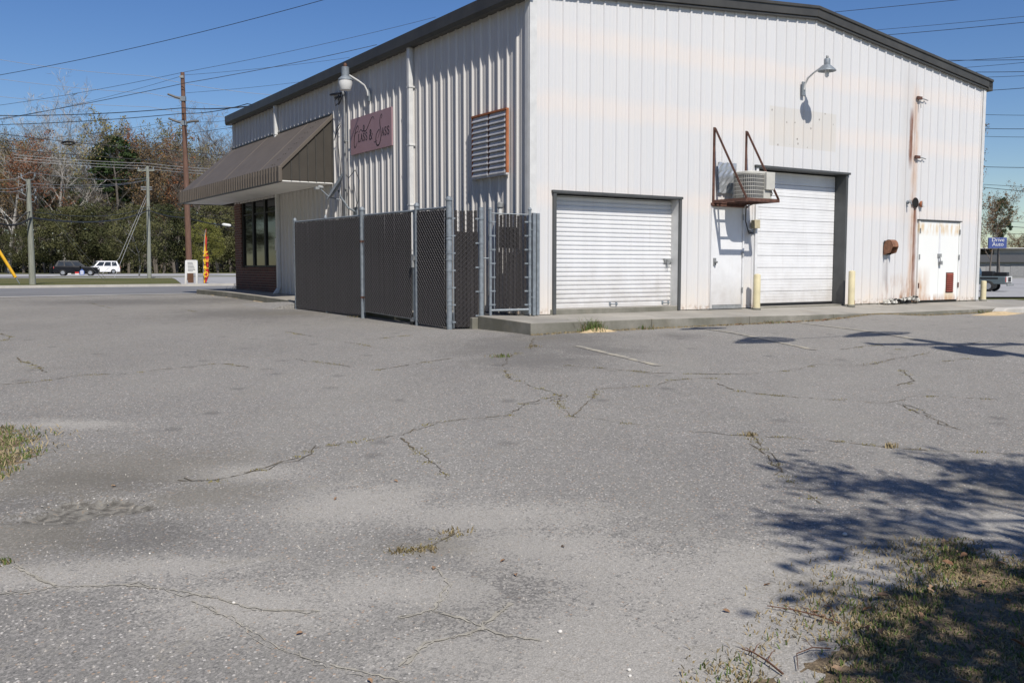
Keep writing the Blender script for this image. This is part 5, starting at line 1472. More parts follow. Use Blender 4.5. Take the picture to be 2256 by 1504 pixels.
# distinct trees
wood(262, 176, 25.2, 'pine0', 'pine_tree', 'tall dark green pine with a rounded crown above the woodland', M['bark'], M['leaf_pine'], None, 1.25)
wood(150, 174, 26.5, 'bare0', 'bare_tree', 'tallest pale bare tree rising left of the dark pine', M['bark_pale'], None, M['twig_pale'], 1.15)
wood(115, 168, 19.5, 'bud0', 'maple_tree', 'rust red budding maple behind the leftmost grey pole', M['bark'], M['leaf_rust'], M['twig'], 1.1)
wood(385, 180, 23.5, 'bud1', 'maple_tree', 'pinkish budding tree beside the tall brown pole', M['bark'], M['leaf_rust'], M['twig_pale'], .9)
wood(345, 178, 22.0, 'bud2', 'budding_tree', 'tan budding tree between the dark pine and the brown pole', M['bark'], M['leaf_brown'], M['twig'], 1.0)
wood(70, 180, 22.0, 'bud1', 'budding_tree', 'olive budding tree at the far left of the woodland', M['bark'], M['leaf_brown'], M['twig'], 1.0)
wood(20, 172, 24.0, 'bare1', 'bare_tree', 'greenish grey bare tree at the left picture edge', M['bark_pale'], None, M['twig_pale'], 1.1)
k = 0
for px in list(range(-90, 620, 27)):
    D = 178 + rnd.uniform(-4, 22); h = rnd.uniform(20, 25.5) - (3 if px > 430 else 0); kd = rnd.random(); j = k % 3; k += 1
    if kd < .30: wood(px + rnd.uniform(-8, 8), D, h, f'bare{j}', 'bare_tree', 'grey bare tree standing in the woodland across the highway', M['bark'], None, M['twig'], rnd.uniform(.8, 1.1))
    elif kd < .90: wood(px + rnd.uniform(-8, 8), D, h, f'bud{j}', 'budding_tree', 'budding olive brown tree standing in the woodland across the highway', M['bark'], M['leaf_bud'] if rnd.random() < .6 else M['leaf_brown'], M['twig'], rnd.uniform(.8, 1.1))
    else: wood(px, D, h - 1, f'pine{k % 2}', 'pine_tree', 'slim pine standing among the bare woodland trees', M['bark'], M['leaf_pine'], None, .7)
for px in range(-80, 620, 38):
    D = 205 + rnd.uniform(0, 20); wood(px, D, rnd.uniform(23, 28), f'bare{rnd.randint(0, 2)}', 'bare_tree', 'grey bare tree in the rear rank of the woodland', M['bark'], None, M['twig'], 1.2, 'rear rank of the woodland')
EVL = ['left of the first grey pole', 'right of the first grey pole', 'left of the black car', 'above the white car', 'between the middle pole and the brown pole', 'at the brown pole', 'behind the yellow green tree', 'just left of the brick pier', 'low one near the left edge', 'low one at the left edge', 'hidden partly by the brick pier']
# evergreen understorey in front
for i, (px, D, h, sx) in enumerate(((110, 160, 10.5, 1.1), (165, 158, 11.0, 1.2), (215, 160, 11.5, 1.2), (262, 158, 10, 1.1), (360, 160, 11.5, 1.2), (415, 162, 11, 1.15), (480, 160, 11.5, 1.2), (535, 162, 11, 1.2), (50, 166, 8, 1.0), (-10, 168, 8, 1.0), (590, 162, 10, 1.2))):
    wood(px, D, h, f'oak{i % 3}', 'evergreen_tree', 'dark evergreen at the woodland front, ' + EVL[i], M['bark'], M['leaf_oak'], None, sx * .86, 'evergreens along the woodland edge')
p = at(306, 610, 97)
tree('oak1', 'live_oak', 'small evergreen oak with a pale trunk standing alone on the verge', p.x, 97, gz(p.x, 97), 7.2, M['bark_pale'], M['leaf_oak'], None, None, .95)
p = at(455, 600, 118)
tree('oak2', 'yellow_green_tree', 'yellow green tree standing behind the feather flag', p.x, 118, gz(p.x, 118) + .2, 6.6, M['bark'], M['leaf_yellow'], None, None, .85)
for i, (x, y, h) in enumerate(((-19, 3, 12), (-20, 9, 14), (-22, 14.5, 13), (-24, 20, 15), (-27, 26, 14), (-31, 32, 15), (-18, -4, 13), (-25, 12, 16), (-29, 21, 16), (-36, 40, 15), (-62, 44, 13), (-70, 52, 15), (-78, 60, 14), (-72, 68, 16), (-86, 70, 15), (-92, 82, 17), (-64, 36, 12), (-84, 92, 16), (-58, 30, 11))):  # out of view; nearer row added to block sky light from side wall
    tree(f'oak{i % 3}', 'evergreen_tree', 'unseen dark evergreen left of the lot, added for shade and window reflections', x, y, gz(x, y), h, M['bark'], M['leaf_oak'], None, 'unseen trees beside the lot', 1.0)
# rear mass of twigs closing the wood
r = np.random.RandomState(77); n = 60000
cx = r.uniform(-190, -30, n); cy = 206 + r.uniform(0, 30, n); cz = .6 + 25 * r.beta(1.1, 1.5, n) * (1 + .12 * np.sin(cx * .35) + .1 * np.sin(cx * .9))
d = r.normal(size=(n, 3)); d[:, 2] = np.abs(d[:, 2]) + 1.2
me = quads_mesh('woodland_thicket', np.stack([cx, cy, cz], 1), r.uniform(.8, 2.6, n), .16, 78, d)
tag(link('woodland_thicket', me, M['twig']), 'dense brown thicket filling the back of the woodland', 'thicket', None, 'stuff')
n = 9000; cx = r.uniform(-190, -30, n); cy = 196 + r.uniform(0, 20, n); cz = .6 + 5 * r.uniform(0, 1, n) ** 1.5
me = quads_mesh('woodland_undergrowth', np.stack([cx, cy, cz], 1), r.uniform(.4, 1.1, n), .6, 79)
tag(link('woodland_undergrowth', me, M['leaf_oak']), 'dark undergrowth at the foot of the woodland', 'undergrowth', None, 'stuff')
# right-hand trees behind the building
p = at(2166, 600, 62); tree('bud0', 'young_tree', 'slender tree with sparse brown leaves just past the right building edge', p.x - .6, 62, gz(p.x, 62), 8.6, M['bark_pale'], M['leaf_brown'], M['twig_pale'], None, .8)
p = at(2203, 600, 140); tree('pine1', 'pine_tree', 'leaning dark pine above the blue sign', p.x, 140, gz(p.x, 140), 12.0, M['bark'], M['leaf_pine'], None, None, .75)
p = at(2180, 600, 128); tree('bud2', 'budding_tree', 'brown leaved tree left of the leaning pine', p.x, 128, gz(p.x, 128), 10.5, M['bark'], M['leaf_brown'], M['twig'], None, .9)
for px, h in ((2235, 7.5), (2256, 8.5), (2278, 8)):
    p = at(px, 600, 210); tree('bud1', 'budding_tree', 'distant tan tree showing above the grey commercial roof', p.x, 210, gz(p.x, 210), h, M['bark'], M['leaf_brown'], M['twig'], 'distant trees beyond the grey roof', 1.2)
# the tree beside the photographer that shades the verge
def shade_tree():
    th = thing('shade_tree', 'evergreen tree beside the verge casting dappled shade at the lower right', 'tree', (5.15, .1, gz(5.15, .1)), 0)
    r_ = random.Random(5); mb = MB(); mb.tube([(0, 0, -.3), (.05, 0, 1.6), (0, .1, 3.2), (.1, 0, 5.0), (0, 0, 7.4)], [.22, .19, .15, .10, .03], 10); mb.build('trunk', M['bark'], th, smooth=True)
    P = []; D = []; lim = MB()
    r = np.random.RandomState(21)
    for i in range(46):
        z = 2.7 + 4.6 * (i + .5) / 46; a = i * 2.399 + r_.uniform(-.3, .3); L = (2.75 - .22 * (z - 2.7)) * r_.uniform(.6, 1.1)
        d = Vector((math.cos(a), math.sin(a), .16)); q = [Vector((0, 0, z - .3)) + d * (L * k / 4) - Vector((0, 0, .05 * k * k * .3)) for k in range(5)]
        lim.tube(q, [.035, .028, .02, .013, .006], 5)
        for m_ in range(8):
            c = q[0] + (q[4] - q[0]) * r_.uniform(.38, 1.06); n = 27
            off = r.normal(0, 1, (n, 3)) * np.array([.15, .15, .07]); P.append(np.array(c) + off); dd = np.array(d) + r.normal(0, .5, (n, 3)); D.append(dd)
    for i in range(46):                                     # thick inner growth on the lower left side
        c = np.array([r_.uniform(-2.2, .0), r_.uniform(-1.0, .7), r_.uniform(3.3, 5.0)]); n = 60
        P.append(c + r.normal(0, 1, (n, 3)) * np.array([.20, .20, .09])); D.append(r.normal(0, 1, (n, 3)) * np.array([1, 1, .3]))
    lim.build('limbs', M['bark'], th)
    P = np.concatenate(P); D = np.concatenate(D)
    link('crown', quads_mesh('crown', P, r.uniform(.10, .20, len(P)), .34, 22, D), M['leaf_oak'], th)
shade_tree()

# ------------------------------------------------------------------ utility poles and wires
def ground_at(px, D):
    x = at(px, 600, D).x; return Vector((x, D, gz(x, D)))
def pole(name, label, base, top, r0, r1, m, extra=None):
    th = thing(name, label, 'utility pole', base)
    t = Vector(top) - Vector(base); MB().tube([(0, 0, -.4), tuple(t * .5), tuple(t)], [r0, (r0 + r1) / 2, r1], 12).build('shaft', m, th, smooth=True)
    return th, t
b = ground_at(70, 44.5); b.x = at(72, 630, 44.5).x
pl, t = pole('utility_pole', 'leftmost grey utility pole with insulators standing in the grass verge', b, at(62, 395, 44.5), .155, .105, M['wood_pole_grey'])
for dz, s_ in ((-.05, -1), (-.05, 1), (-.75, -1), (-.75, 1), (-1.1, 1)):
    q = t + Vector((0, 0, dz)); mb = MB(); mb.tube([q, q + Vector((s_ * .25, 0, .05)), q + Vector((s_ * .32, 0, .18))], .02, 6); mb.lathe([(.035, 0), (.05, .03), (.035, .06), (.05, .09), (.03, .12)], q + Vector((s_ * .32, 0, .18)), 10); mb.build('insulator', M['galv'], pl)
MB().tube([t + Vector((-.05, -.1, -.1)), t + Vector((-.42, -.1, .15)), t + Vector((-.42, -.1, -.2)), t + Vector((-.1, -.1, -.3))], .012, 5).build('jumper', M['cable_alu'], pl)
MB().tube([t + Vector((-.05, -.1, -.8)), t + Vector((-.44, -.1, -.55)), t + Vector((-.44, -.1, -.9)), t + Vector((-.1, -.1, -1.0))], .012, 5).build('jumper', M['cable_alu'], pl)
b2 = ground_at(327, 84); b2.x = at(329, 614, 84).x
pl2, t2 = pole('utility_pole', 'pale green grey utility pole with a short crossarm in the middle of the verge', b2, at(325, 366, 84), .19, .13, M['wood_pole_grey'])
MB().box(-.75, .75, -.06, .06, t2.z - .45, t2.z - .32).build('crossarm', M['wood_pole_grey'], pl2)
for x in (-.65, 0, .65): MB().lathe([(.03, 0), (.06, .04), (.04, .10), (.06, .14), (.03, .2)], (x, 0, t2.z - .32), 8).build('insulator', M['galv'], pl2)
for z in (-1.9, -2.1): MB().box(-.5, .5, -.05, .05, t2.z + z, t2.z + z + .08).build('bracket', M['galv_dull'], pl2)
b3 = ground_at(416, 58); b3.x = at(418, 620, 58).x
pl3, t3 = pole('utility_pole', 'tall leaning reddish brown wooden utility pole with angled brackets', b3, at(402, 160, 58), .20, .12, M['wood_pole_red'])
def along(f): return t3 * f
for f, sides in ((.875, (-1,)), (.76, (-1, 1))):
    for s_ in sides:
        q = along(f); MB().tube([q, q + Vector((s_ * .45, -.05, .10)), q + Vector((s_ * .92, -.08, .28 if s_ < 0 else .12))], [.075, .075, .06], 8).build('standoff_arm', simple('dark_standoff', (.12, .12, .12), .6) if 'dark_standoff' not in bpy.data.materials else bpy.data.materials['dark_standoff'], pl3)
    q = along(f); MB().box(q.x - .16, q.x + .16, q.y - .17, q.y + .05, q.z - .14, q.z + .14).build('mount', M['galv'], pl3)
MB().box(t3.x - .13, t3.x + .10, -.16, -.06, t3.z - .35, t3.z - .2).build('pole_tag', M['galv_dull'], pl3)
b4 = Vector((8.5, 6.0, gz(8.5, 6.0)))
pl4, t4 = pole('utility_pole', 'wooden utility pole with transformer standing right of the photographer', b4, b4 + Vector((0, 0, 9.3)), .16, .11, M['wood_pole'])
MB().box(-1.1, 1.1, -.06, .06, 8.55, 8.68).build('crossarm', M['wood_pole'], pl4)
for x in (-1, -.45, .45, 1): MB().lathe([(.03, 0), (.06, .04), (.04, .10), (.06, .14), (.03, .2)], (x, 0, 8.68), 8).build('insulator', M['galv'], pl4)
mb = MB(); mb.tube([(-.9, 0, 8.6), (0, .12, 7.9)], .02, 6); mb.tube([(.9, 0, 8.6), (0, .12, 7.9)], .02, 6); mb.build('arm_brace', M['galv_dull'], pl4)
MB().lathe([(.20, 0), (.23, .03), (.23, .75), (.20, .80), (.05, .84)], (-.38, .1, 7.2), 16).build('transformer', M['galv'], pl4, smooth=True)
def loops(label, px, py, n, ra, rb):
    g = G(px, py); k = (7.3 - g.z) / sdir.z; c = g + sdir * k
    th = thing('cable_coil', label, 'cable loop', c, .6)
    for i in range(n):
        f = 1 - .13 * i; MB().tube([(ra * f * math.cos(a), .05 * i + .06 * math.sin(2 * a), rb * f * math.sin(a)) for a in [2 * math.pi * q / 24 for q in range(25)]], .03, 6, cap=False).build('loop', M['cable'], th)
    MB().box(-.30, .10, .0, .16, -.12, .02).build('splice_box', M['cable'], th)
    return c
lc1 = loops('bundled cable coil overhead casting the middle shadow on the lot', 1680, 750, 6, .55, .30)
lc2 = loops('smaller cable coil overhead casting a shadow near the apron', 1548, 724, 4, .50, .14)
lc3 = loops('cable coil nearest the pole casting the right shadow on the lot', 1930, 736, 5, .75, .22)
# sagging wires
def wire(label, pts, r_, m, sag=0.0, name='overhead_wire', cat='wire', grp='overhead wires left of the building'):
    P = [at(*p) if not isinstance(p, Vector) else p for p in pts]; out = []
    for a, b in zip(P[:-1], P[1:]):
        for k in range(12):
            f = k / 12; q = a + (b - a) * f; q.z -= sag * 4 * f * (1 - f); out.append(q)
    out.append(P[-1]); o = MB().tube(out, r_, 5, cap=False).build(name, m)
    tag(o, label, cat, grp); return o
RW = .017
wire('topmost dark wire climbing out of the top of the picture', [(-60, 176, 62), (735, -6, 52), (1400, -160, 45)], .018, M['cable'], .3)
wire('cable strand overhead carrying the coils', [Vector((8.5, 6.0, gz(8.5, 6.0) + 7.5)), lc3, lc1, lc2], .012, M['cable'], .02)
wire('fine wire passing the brown pole top and meeting the roof edge', [(-60, 240, 60), (402, 160, 58), (960, 38, 62)], .012, M['cable'], .15)
wire('dark wire crossing the brown pole below its top towards the roof', [(-60, 272, 59), (410, 183, 57.6), (830, 99, 62)], .018, M['cable'], .1)
wire('fine wire from the brown pole bracket to the left edge', [(-60, 274, 60), (400, 168, 58)], .010, M['cable'], .25)
wire('fine wire from the brown pole top falling to the roof edge', [(402, 166, 58), (770, 127, 66)], .010, M['cable'], .1)
wire('fine wire from the upper bracket to the roof edge', [(410, 205, 58), (660, 181, 66)], .010, M['cable'], .05)
wire('uppermost pale conductor sloping down to the roof edge', [(-60, 121, 95), (330, 168, 92), (640, 212, 90)], .020, M['cable_alu'], .3)
wire('middle pale conductor sloping down to the roof edge', [(-60, 166, 95), (330, 206, 92), (600, 246, 90)], .020, M['cable_alu'], .2)
wire('lowest pale conductor sloping down to the roof edge', [(-60, 206, 95), (330, 236, 92), (560, 262, 90)], .020, M['cable_alu'], .2)
mast_top = W(-.15, 7.5, 4.80)
wire('thick black service cable running to the mast on the side wall', [(-60, 254, 60), (404, 238, 57.6), mast_top], .026, M['cable'], .18)
wire('second black service cable just below the first', [(-60, 276, 60), (404, 250, 57.6), (545, 229, 45), W(-.15, 7.55, 4.72)], .022, M['cable'], .14)
wire('fine wire under the lower brackets of the brown pole', [(-60, 318, 62), (408, 263, 58)], .010, M['cable'], .2)
wire('fine wire slanting behind the brown pole towards the trees', [(150, 318, 80), (408, 268, 58), (530, 262, 62)], .010, M['cable'], .1)
wire('wire with a slack loop crossing before the treetops', [(-60, 286, 56), (150, 313, 57), (540, 345, 60)], .022, M['cable'], .02)
wire('long wire crossing the treetops below the slack loop', [(-60, 322, 56), (540, 368, 60)], .020, M['cable'], .05)
for i, dy in enumerate((0, 6, 12)):
    wire(['upper', 'middle', 'lower'][i] + ' of three pale wires strung to the middle pole', [(30, 341 + dy, 80), (325, 360 + dy, 84), (520, 374 + dy, 88)], .014, M['cable_alu'], .1)
wire('dark wire rising from the awning to the roof end', [(320, 308, 60), (540, 277, 56)], .014, M['cable'], 0)
top1 = at(62, 400, 44.5)
for i, (ya, yb, yc) in enumerate(((388, 380, 392), (404, 404, 396), (410, 412, 397))):
    wire(['first', 'second', 'third'][i] + ' slack wire from the leftmost pole to the middle pole', [(-40, ya, 40), (64, yb, 44.5), (325, yc, 84)], .010, M['cable_alu'], .25)
wire('thick black telephone cable sagging between the two grey poles', [(-60, 455, 40), (68, 480, 44.4), (327, 463, 83.8)], .045, M['cable'], .55)
wire('second telephone cable sagging just above the thick one', [(-60, 436, 40), (66, 466, 44.4), (327, 455, 83.8)], .020, M['cable'], .5)
wire('telephone cable running from the middle pole behind the brown pole', [(327, 463, 83.8), (412, 480, 70), (560, 503, 60)], .040, M['cable'], .15)
wire('thin cable above the telephone cable right of the middle pole', [(327, 455, 83.8), (412, 470, 72), (560, 486, 64)], .016, M['cable'], .12)
lp = thing('slack_loop', 'black cable slack loop hung on a wire before the treetops', 'cable loop', at(150, 315, 56.8)); 
ring = [(.42 * math.cos(a), .03 * math.sin(3 * a), .09 * math.sin(a)) for a in [2 * math.pi * k / 24 for k in range(25)]]
MB().tube(ring, .035, 6, cap=False).build('loop', M['cable'], lp); MB().tube([(x * .9, y + .06, z * .9 - .03) for x, y, z in ring], .03, 6, cap=False).build('loop', M['cable'], lp)
sc_ = thing('splice_case', 'pale splice case on the telephone cable left of the brick pier', 'cable joint', at(499, 495.5, 63)); MB().tube([(-.3, 0, .03), (-.2, 0, .03), (.2, 0, -.03), (.3, 0, -.04)], [.04, .09, .09, .04], 8).build('case', M['paper'], sc_)
# guys
wire('guy wire from the leftmost pole slanting down right', [(66, 402, 44.5), (118, 480, 50), (240, 622, 60)], .012, M['cable_alu'], 0, 'guy_wire', 'guy wire', 'pole guy wires')
wire('guy wire from the leftmost pole, second from the top', [(66, 420, 44.5), (200, 588, 58), (232, 620, 60)], .012, M['cable_alu'], 0, 'guy_wire', 'guy wire', 'pole guy wires')
wire('guy wire from the middle pole slanting down left', [(322, 430, 84), (262, 570, 80), (212, 615, 78)], .014, M['cable_alu'], 0, 'guy_wire', 'guy wire', 'pole guy wires')
wire('second guy wire from the middle pole slanting down left', [(322, 440, 84), (252, 612, 78)], .014, M['cable_alu'], 0, 'guy_wire', 'guy wire', 'pole guy wires')
gg = thing('guy_guard', 'yellow guy wire guard leaning at the left picture edge', 'guy guard', at(43, 625, 45.5))
q0 = Vector(); q1 = at(-30, 508, 45) - at(43, 625, 45.5); MB().tube([q1 * .12, q1], .075, 10).build('sleeve', M['yellow'], gg, smooth=True); MB().tube([q0, q1 * .13], .025, 6).build('anchor_rod', M['galv'], gg)
# right-hand wires
RWL = [((1780, 32), (2256, -16)), ((1880, 70), (2256, 36)), ((1915, 80), (2256, 49)), ((2060, 136), (2256, 124)), ((2050, 132), (2256, 131)), ((2100, 150), (2256, 137)), ((2120, 158), (2256, 157)), ((2140, 170), (2256, 166)), ((2150, 200), (2256, 193)),
       ((2150, 251), (2256, 253)), ((2150, 282), (2256, 283)), ((2150, 299), (2256, 301)), ((2150, 366), (2256, 368)), ((2150, 404), (2256, 410)), ((2150, 410), (2256, 420)), ((2150, 478), (2256, 489)), ((2150, 492), (2256, 500)), ((2150, 513), (2256, 514))]
ORD = ['first', 'second', 'third', 'fourth', 'fifth', 'sixth', 'seventh', 'eighth', 'ninth', 'tenth', 'eleventh', 'twelfth', 'thirteenth', 'fourteenth', 'fifteenth', 'sixteenth', 'seventeenth', 'eighteenth']
for i, ((xa, ya), (xb, yb)) in enumerate(RWL):
    sl_ = (yb - ya) / (xb - xa); wire(ORD[i] + ' wire from the top in the sky right of the building', [(xa - 40, ya - 40 * sl_, 68), (xb + 60, yb + 60 * sl_, 60)], .014 if i % 2 else .019, M['cable'], .05, grp='overhead wires right of the building')

# ------------------------------------------------------------------ roadside objects on the left
# a-frame board
ab = thing('sandwich_board', 'white framed sidewalk sign board standing on the verge by the road', 'sign', G(422, 629), .05); D = ab.location.y
kx = D / FPX
for x in (-12, 12): MB().hexa([(x * kx - .045, -.05, 0), (x * kx + .045, -.05, 0), (x * kx + .045, .02, 0), (x * kx - .045, .02, 0)], [(x * kx * .93 - .04, .05, 55 * kx), (x * kx * .93 + .04, .05, 55 * kx), (x * kx * .93 + .04, .12, 55 * kx), (x * kx * .93 - .04, .12, 55 * kx)]).build('leg', M['white'], ab)
MB().box(-11 * kx, 11 * kx, .052, .10, 53 * kx, 56 * kx).build('top_rail', M['white'], ab); MB().box(-11 * kx, 11 * kx, .03, .07, 27 * kx, 28.5 * kx).build('cross_rail', M['white'], ab)
MB().box(-10 * kx, 10 * kx, .055, .07, 28.6 * kx, 53 * kx).build('notice_panel', M['paper'], ab)
mb = MB()
for i in range(7):
    z = (31 + i * 3.1) * kx; mb.box(-8 * kx, (3 + (i * 5) % 6) * kx, .0505, .0545, z, z + 1.4 * kx)
mb.build('print_lines', M['grey_print'], ab)
MB().box(-8 * kx, 4 * kx, .03, .06, 6 * kx, 26.5 * kx).build('brown_panel', M['brown_board'], ab)
# feather flag
ff = thing('feather_flag', 'tall red and yellow feather flag lettered OPEN on the verge', 'flag', G(453, 626), 0); D = ff.location.y; kx = D / FPX
MB().tube([(-5 * kx, 0, 0), (-3.2 * kx, 0, 60 * kx), (1.5 * kx, 0, 112 * kx), (4 * kx, 0, 120 * kx)], .022, 6).build('pole', M['galv_dull'], ff)
rows = []
prof = [(0, -4.6, 2), (10, -4.5, 4), (25, -4.3, 7.8), (50, -3.5, 8.0), (75, -2, 5.8), (95, .0, 4.4), (112, 1.5, 4.6), (121, 3.6, 4.8)]
def lerp(z):
    for a, b in zip(prof[:-1], prof[1:]):
        if a[0] <= z <= b[0]:
            f = (z - a[0]) / (b[0] - a[0]); return a[1] + (b[1] - a[1]) * f, a[2] + (b[2] - a[2]) * f
    return prof[-1][1:]
def flagpart(name, f0, f1, m, zlo=1, zhi=121, dy=0):
    mb = MB(); n = 30; V = []
    for i in range(n + 1):
        z = zlo + (zhi - zlo) * i / n; a, b = lerp(z)
        for k in range(5):
            f = f0 + (f1 - f0) * k / 4; x = a + (b - a) * f; V.append((x * kx, (.10 * math.sin(z * .16 + f * 5) * f + dy), z * kx))
    mb.v = V
    for i in range(n):
        for k in range(4): mb.f.append((i * 5 + k, i * 5 + k + 1, i * 5 + 6 + k, i * 5 + 5 + k))
    o = mb.build(name, m, ff, smooth=True); s_ = o.modifiers.new('cloth', 'SOLIDIFY'); s_.thickness = .008; return o
flagpart('edge_band', 0, .12, M['red']); flagpart('yellow_band', .12, .42, M['flag_yellow']); flagpart('red_field', .42, 1.0, M['red'])
def text_mesh(body, size, m, parent, loc, rot, name='lettering', ext=.004):
    cu = bpy.data.curves.new(name, 'FONT'); cu.body = body; cu.size = size; cu.align_x = 'CENTER'; cu.align_y = 'CENTER'; cu.extrude = ext
    tmp = bpy.data.objects.new(name, cu); COL.objects.link(tmp); dg = bpy.context.evaluated_depsgraph_get()
    me = bpy.data.meshes.new_from_object(tmp.evaluated_get(dg)); bpy.data.objects.remove(tmp)
    me.materials.clear(); o = link(name, me, m, parent); o.location = loc; o.rotation_euler = rot; return o
for c, z in (('O', 22), ('P', 37), ('E', 52), ('N', 67)):
    a, b_ = lerp(z); x = (a + (b_ - a) * .70) * kx
    text_mesh(c, .36, M['flag_yellow'], ff, (x, -.13, z * kx), (math.pi / 2, -math.pi / 2, 0), 'letter', .01)
# yard signs
def yard(label, px, py, w, h, m, house=False, band=None):
    p = G(px, py); th = thing('yard_sign', label, 'sign', p, .1)
    if house:
        MB().prism([(-w, .15), (w, .15), (w, h * .7), (0, h), (-w, h * .7)], -.02, .02).build('panel', m, th)
        for z in (.35, .55, .75): MB().box(-w * .7, w * .7, -.028, -.0201, z * h / 1.2, z * h / 1.2 + .09).build('print_band', M['paper'], th)
    else:
        MB().box(-w, w, -.02, .02, .15, h).build('panel', m, th)
        if band: MB().box(-w, w, -.028, -.0201, .15 + (h - .15) * .45, h).build('print_band', band, th)
    for x in (-w * .6, w * .6): MB().tube([(x, 0, 0), (x, 0, .16)], .015, 5).build('stake', M['galv'], th)
yard('small white yard sign behind the black car', 149, 607, .20 * 2.1, .36, M['paper'])
yard('small red and white yard sign beside the blue house-shaped one', 170, 608, .22, .48, M['paper'], False, M['red'])
yard('blue house-shaped yard sign on the verge', 181, 608, .25, .82, M['blue'], True)
# ------------------------------------------------------------------ vehicles
def suv(name, label, loc, rz, paint, L=4.9, Wd=1.95, H=1.80):
    th = thing(name, label, 'car', loc, rz); h = H; w = Wd / 2
    # side outline along x (front at +x)
    low = [(-L / 2, .45), (-L / 2 + .05, .30), (L / 2 - .1, .28), (L / 2, .45), (L / 2 - .02, .80), (L / 2 - .25, 1.00), (L / 2 - 1.35, 1.08), (-L / 2 + .05, 1.10), (-L / 2 - .02, .8)]
    mb = MB(); k = len(low)
    ins = [(0, 1.0), (.12, .94)]
    rings = []
    for y, sc_ in ((-w, .97), (-w + .12, 1.0), (w - .12, 1.0), (w, .97)):
        n = len(mb.v); rings.append(n); mb.v += [(x * sc_, y, .65 + (z - .65) * (1.0 if abs(y) < w - .05 else .93)) for x, z in low]
    for a, b in zip(rings[:-1], rings[1:]):
        for i in range(k): j = (i + 1) % k; mb.f.append((a + i, a + j, b + j, b + i))
    mb.f.append(tuple(range(rings[0], rings[0] + k))[::-1]); mb.f.append(tuple(range(rings[-1], rings[-1] + k)))
    mb.build('body', paint, th, bevel=.04, smooth=True)
    bx0, bx1, tx0, tx1 = -L / 2 + .06, L / 2 - 1.30, -L / 2 + .38, L / 2 - 2.15
    B_ = [(bx0, -w + .07, 1.07), (bx1, -w + .07, 1.07), (bx1, w - .07, 1.07), (bx0, w - .07, 1.07)]; T_ = [(tx0, -w + .26, h - .03), (tx1, -w + .26, h - .03), (tx1, w - .26, h - .03), (tx0, w - .26, h - .03)]
    MB().hexa(B_, T_).build('cabin', paint, th, bevel=.05, smooth=True)
    def on(f0, f1, g0, g1, side):                       # window quad on the cabin side
        def P(f, g):
            a = Vector(B_[0]).lerp(Vector(B_[1]), f); b = Vector(T_[0]).lerp(Vector(T_[1]), f); q = a.lerp(b, g); q.y = (q.y - .012) * side if side > 0 else -(q.y - .012); return q
        return [P(f0, g0), P(f1, g0), P(f1, g1), P(f0, g1)]
    for sd in (1, -1):
        for f0, f1 in ((.08, .30), (.34, .62), (.66, .93)):
            q = on(f0, f1, .15, .86, sd); MB().poly(q).build('side_window', M['car_glass'], th)
    def face(i, j, off, name, m, g0=.1, g1=.9):
        a0, a1, b0, b1 = Vector(B_[i]), Vector(B_[j]), Vector(T_[i]), Vector(T_[j])
        q = [a0.lerp(a1, .06).lerp(b0.lerp(b1, .06), g0), a0.lerp(a1, .94).lerp(b0.lerp(b1, .94), g0), a0.lerp(a1, .94).lerp(b0.lerp(b1, .94), g1), a0.lerp(a1, .06).lerp(b0.lerp(b1, .06), g1)]
        for p in q: p.x += off
        MB().poly(q).build(name, m, th)
    face(1, 2, .02, 'windscreen', M['car_glass']); face(3, 0, -.02, 'rear_window', M['car_glass'], .2)
    for x in (-L * .30, L * .31):
        for y in (-w + .02, w - .02):
            wh = MB().lathe([(.0, -.11), (.30, -.11), (.36, -.08), (.36, .08), (.30, .11), (.0, .11)], (x, y, .36), 20, Matrix.Rotation(math.pi / 2, 3, 'X')).build('wheel', M['tyre'], th, smooth=True)
            MB().lathe([(.0, -.125), (.21, -.12), (.22, .12), (.0, .125)], (x, y, .36), 14, Matrix.Rotation(math.pi / 2, 3, 'X')).build('rim', M['rim'], wh)
    for y in (-w + .22, w - .22):
        MB().box(L / 2 - .10, L / 2 + .005, y - .17, y + .17, .74, .88).build('headlight', M['head_lamp'], th, bevel=.02)
        MB().box(-L / 2 - .035, -L / 2 + .08, y - .14, y + .16, .86, 1.04).build('tail_light', M['tail_red'], th, bevel=.02)
    MB().box(L / 2 - .03, L / 2 + .012, -w + .45, w - .45, .55, .82).build('grille', M['black'], th)
    MB().box(-L / 2 - .05, -L / 2 - .02, -.26, .26, .74, .86).build('number_plate', M['paper'], th)
    for y in (-w + .3, w - .3): MB().tube([(tx0 + .1, y, h), (tx1 - .1, y, h)], .02, 6).build('roof_rail', M['galv_dull'], th)
    for sd in (1, -1): MB().box(bx1 - .75, bx1 - .58, sd * (w + .12) - .08, sd * (w + .12) + .08 if sd > 0 else sd * (w + .12) + .08, 1.06, 1.22).build('mirror', paint, th, bevel=.03)
    return th
p = ground_at(170, 110); suv('black_suv', 'black car seen from behind on the highway', (at(170, 600, 110).x, 110, at(170, 607.5, 110).z), math.radians(20), M['car_black'], 4.8, 1.95, 1.72)
suv('white_suv', 'white sport utility vehicle facing left on the highway before the woods', (at(222, 600, 140).x, 140, at(222, 603.5, 140).z), math.radians(180 + 38), M['car_white'], 5.1, 2.0, 1.95)
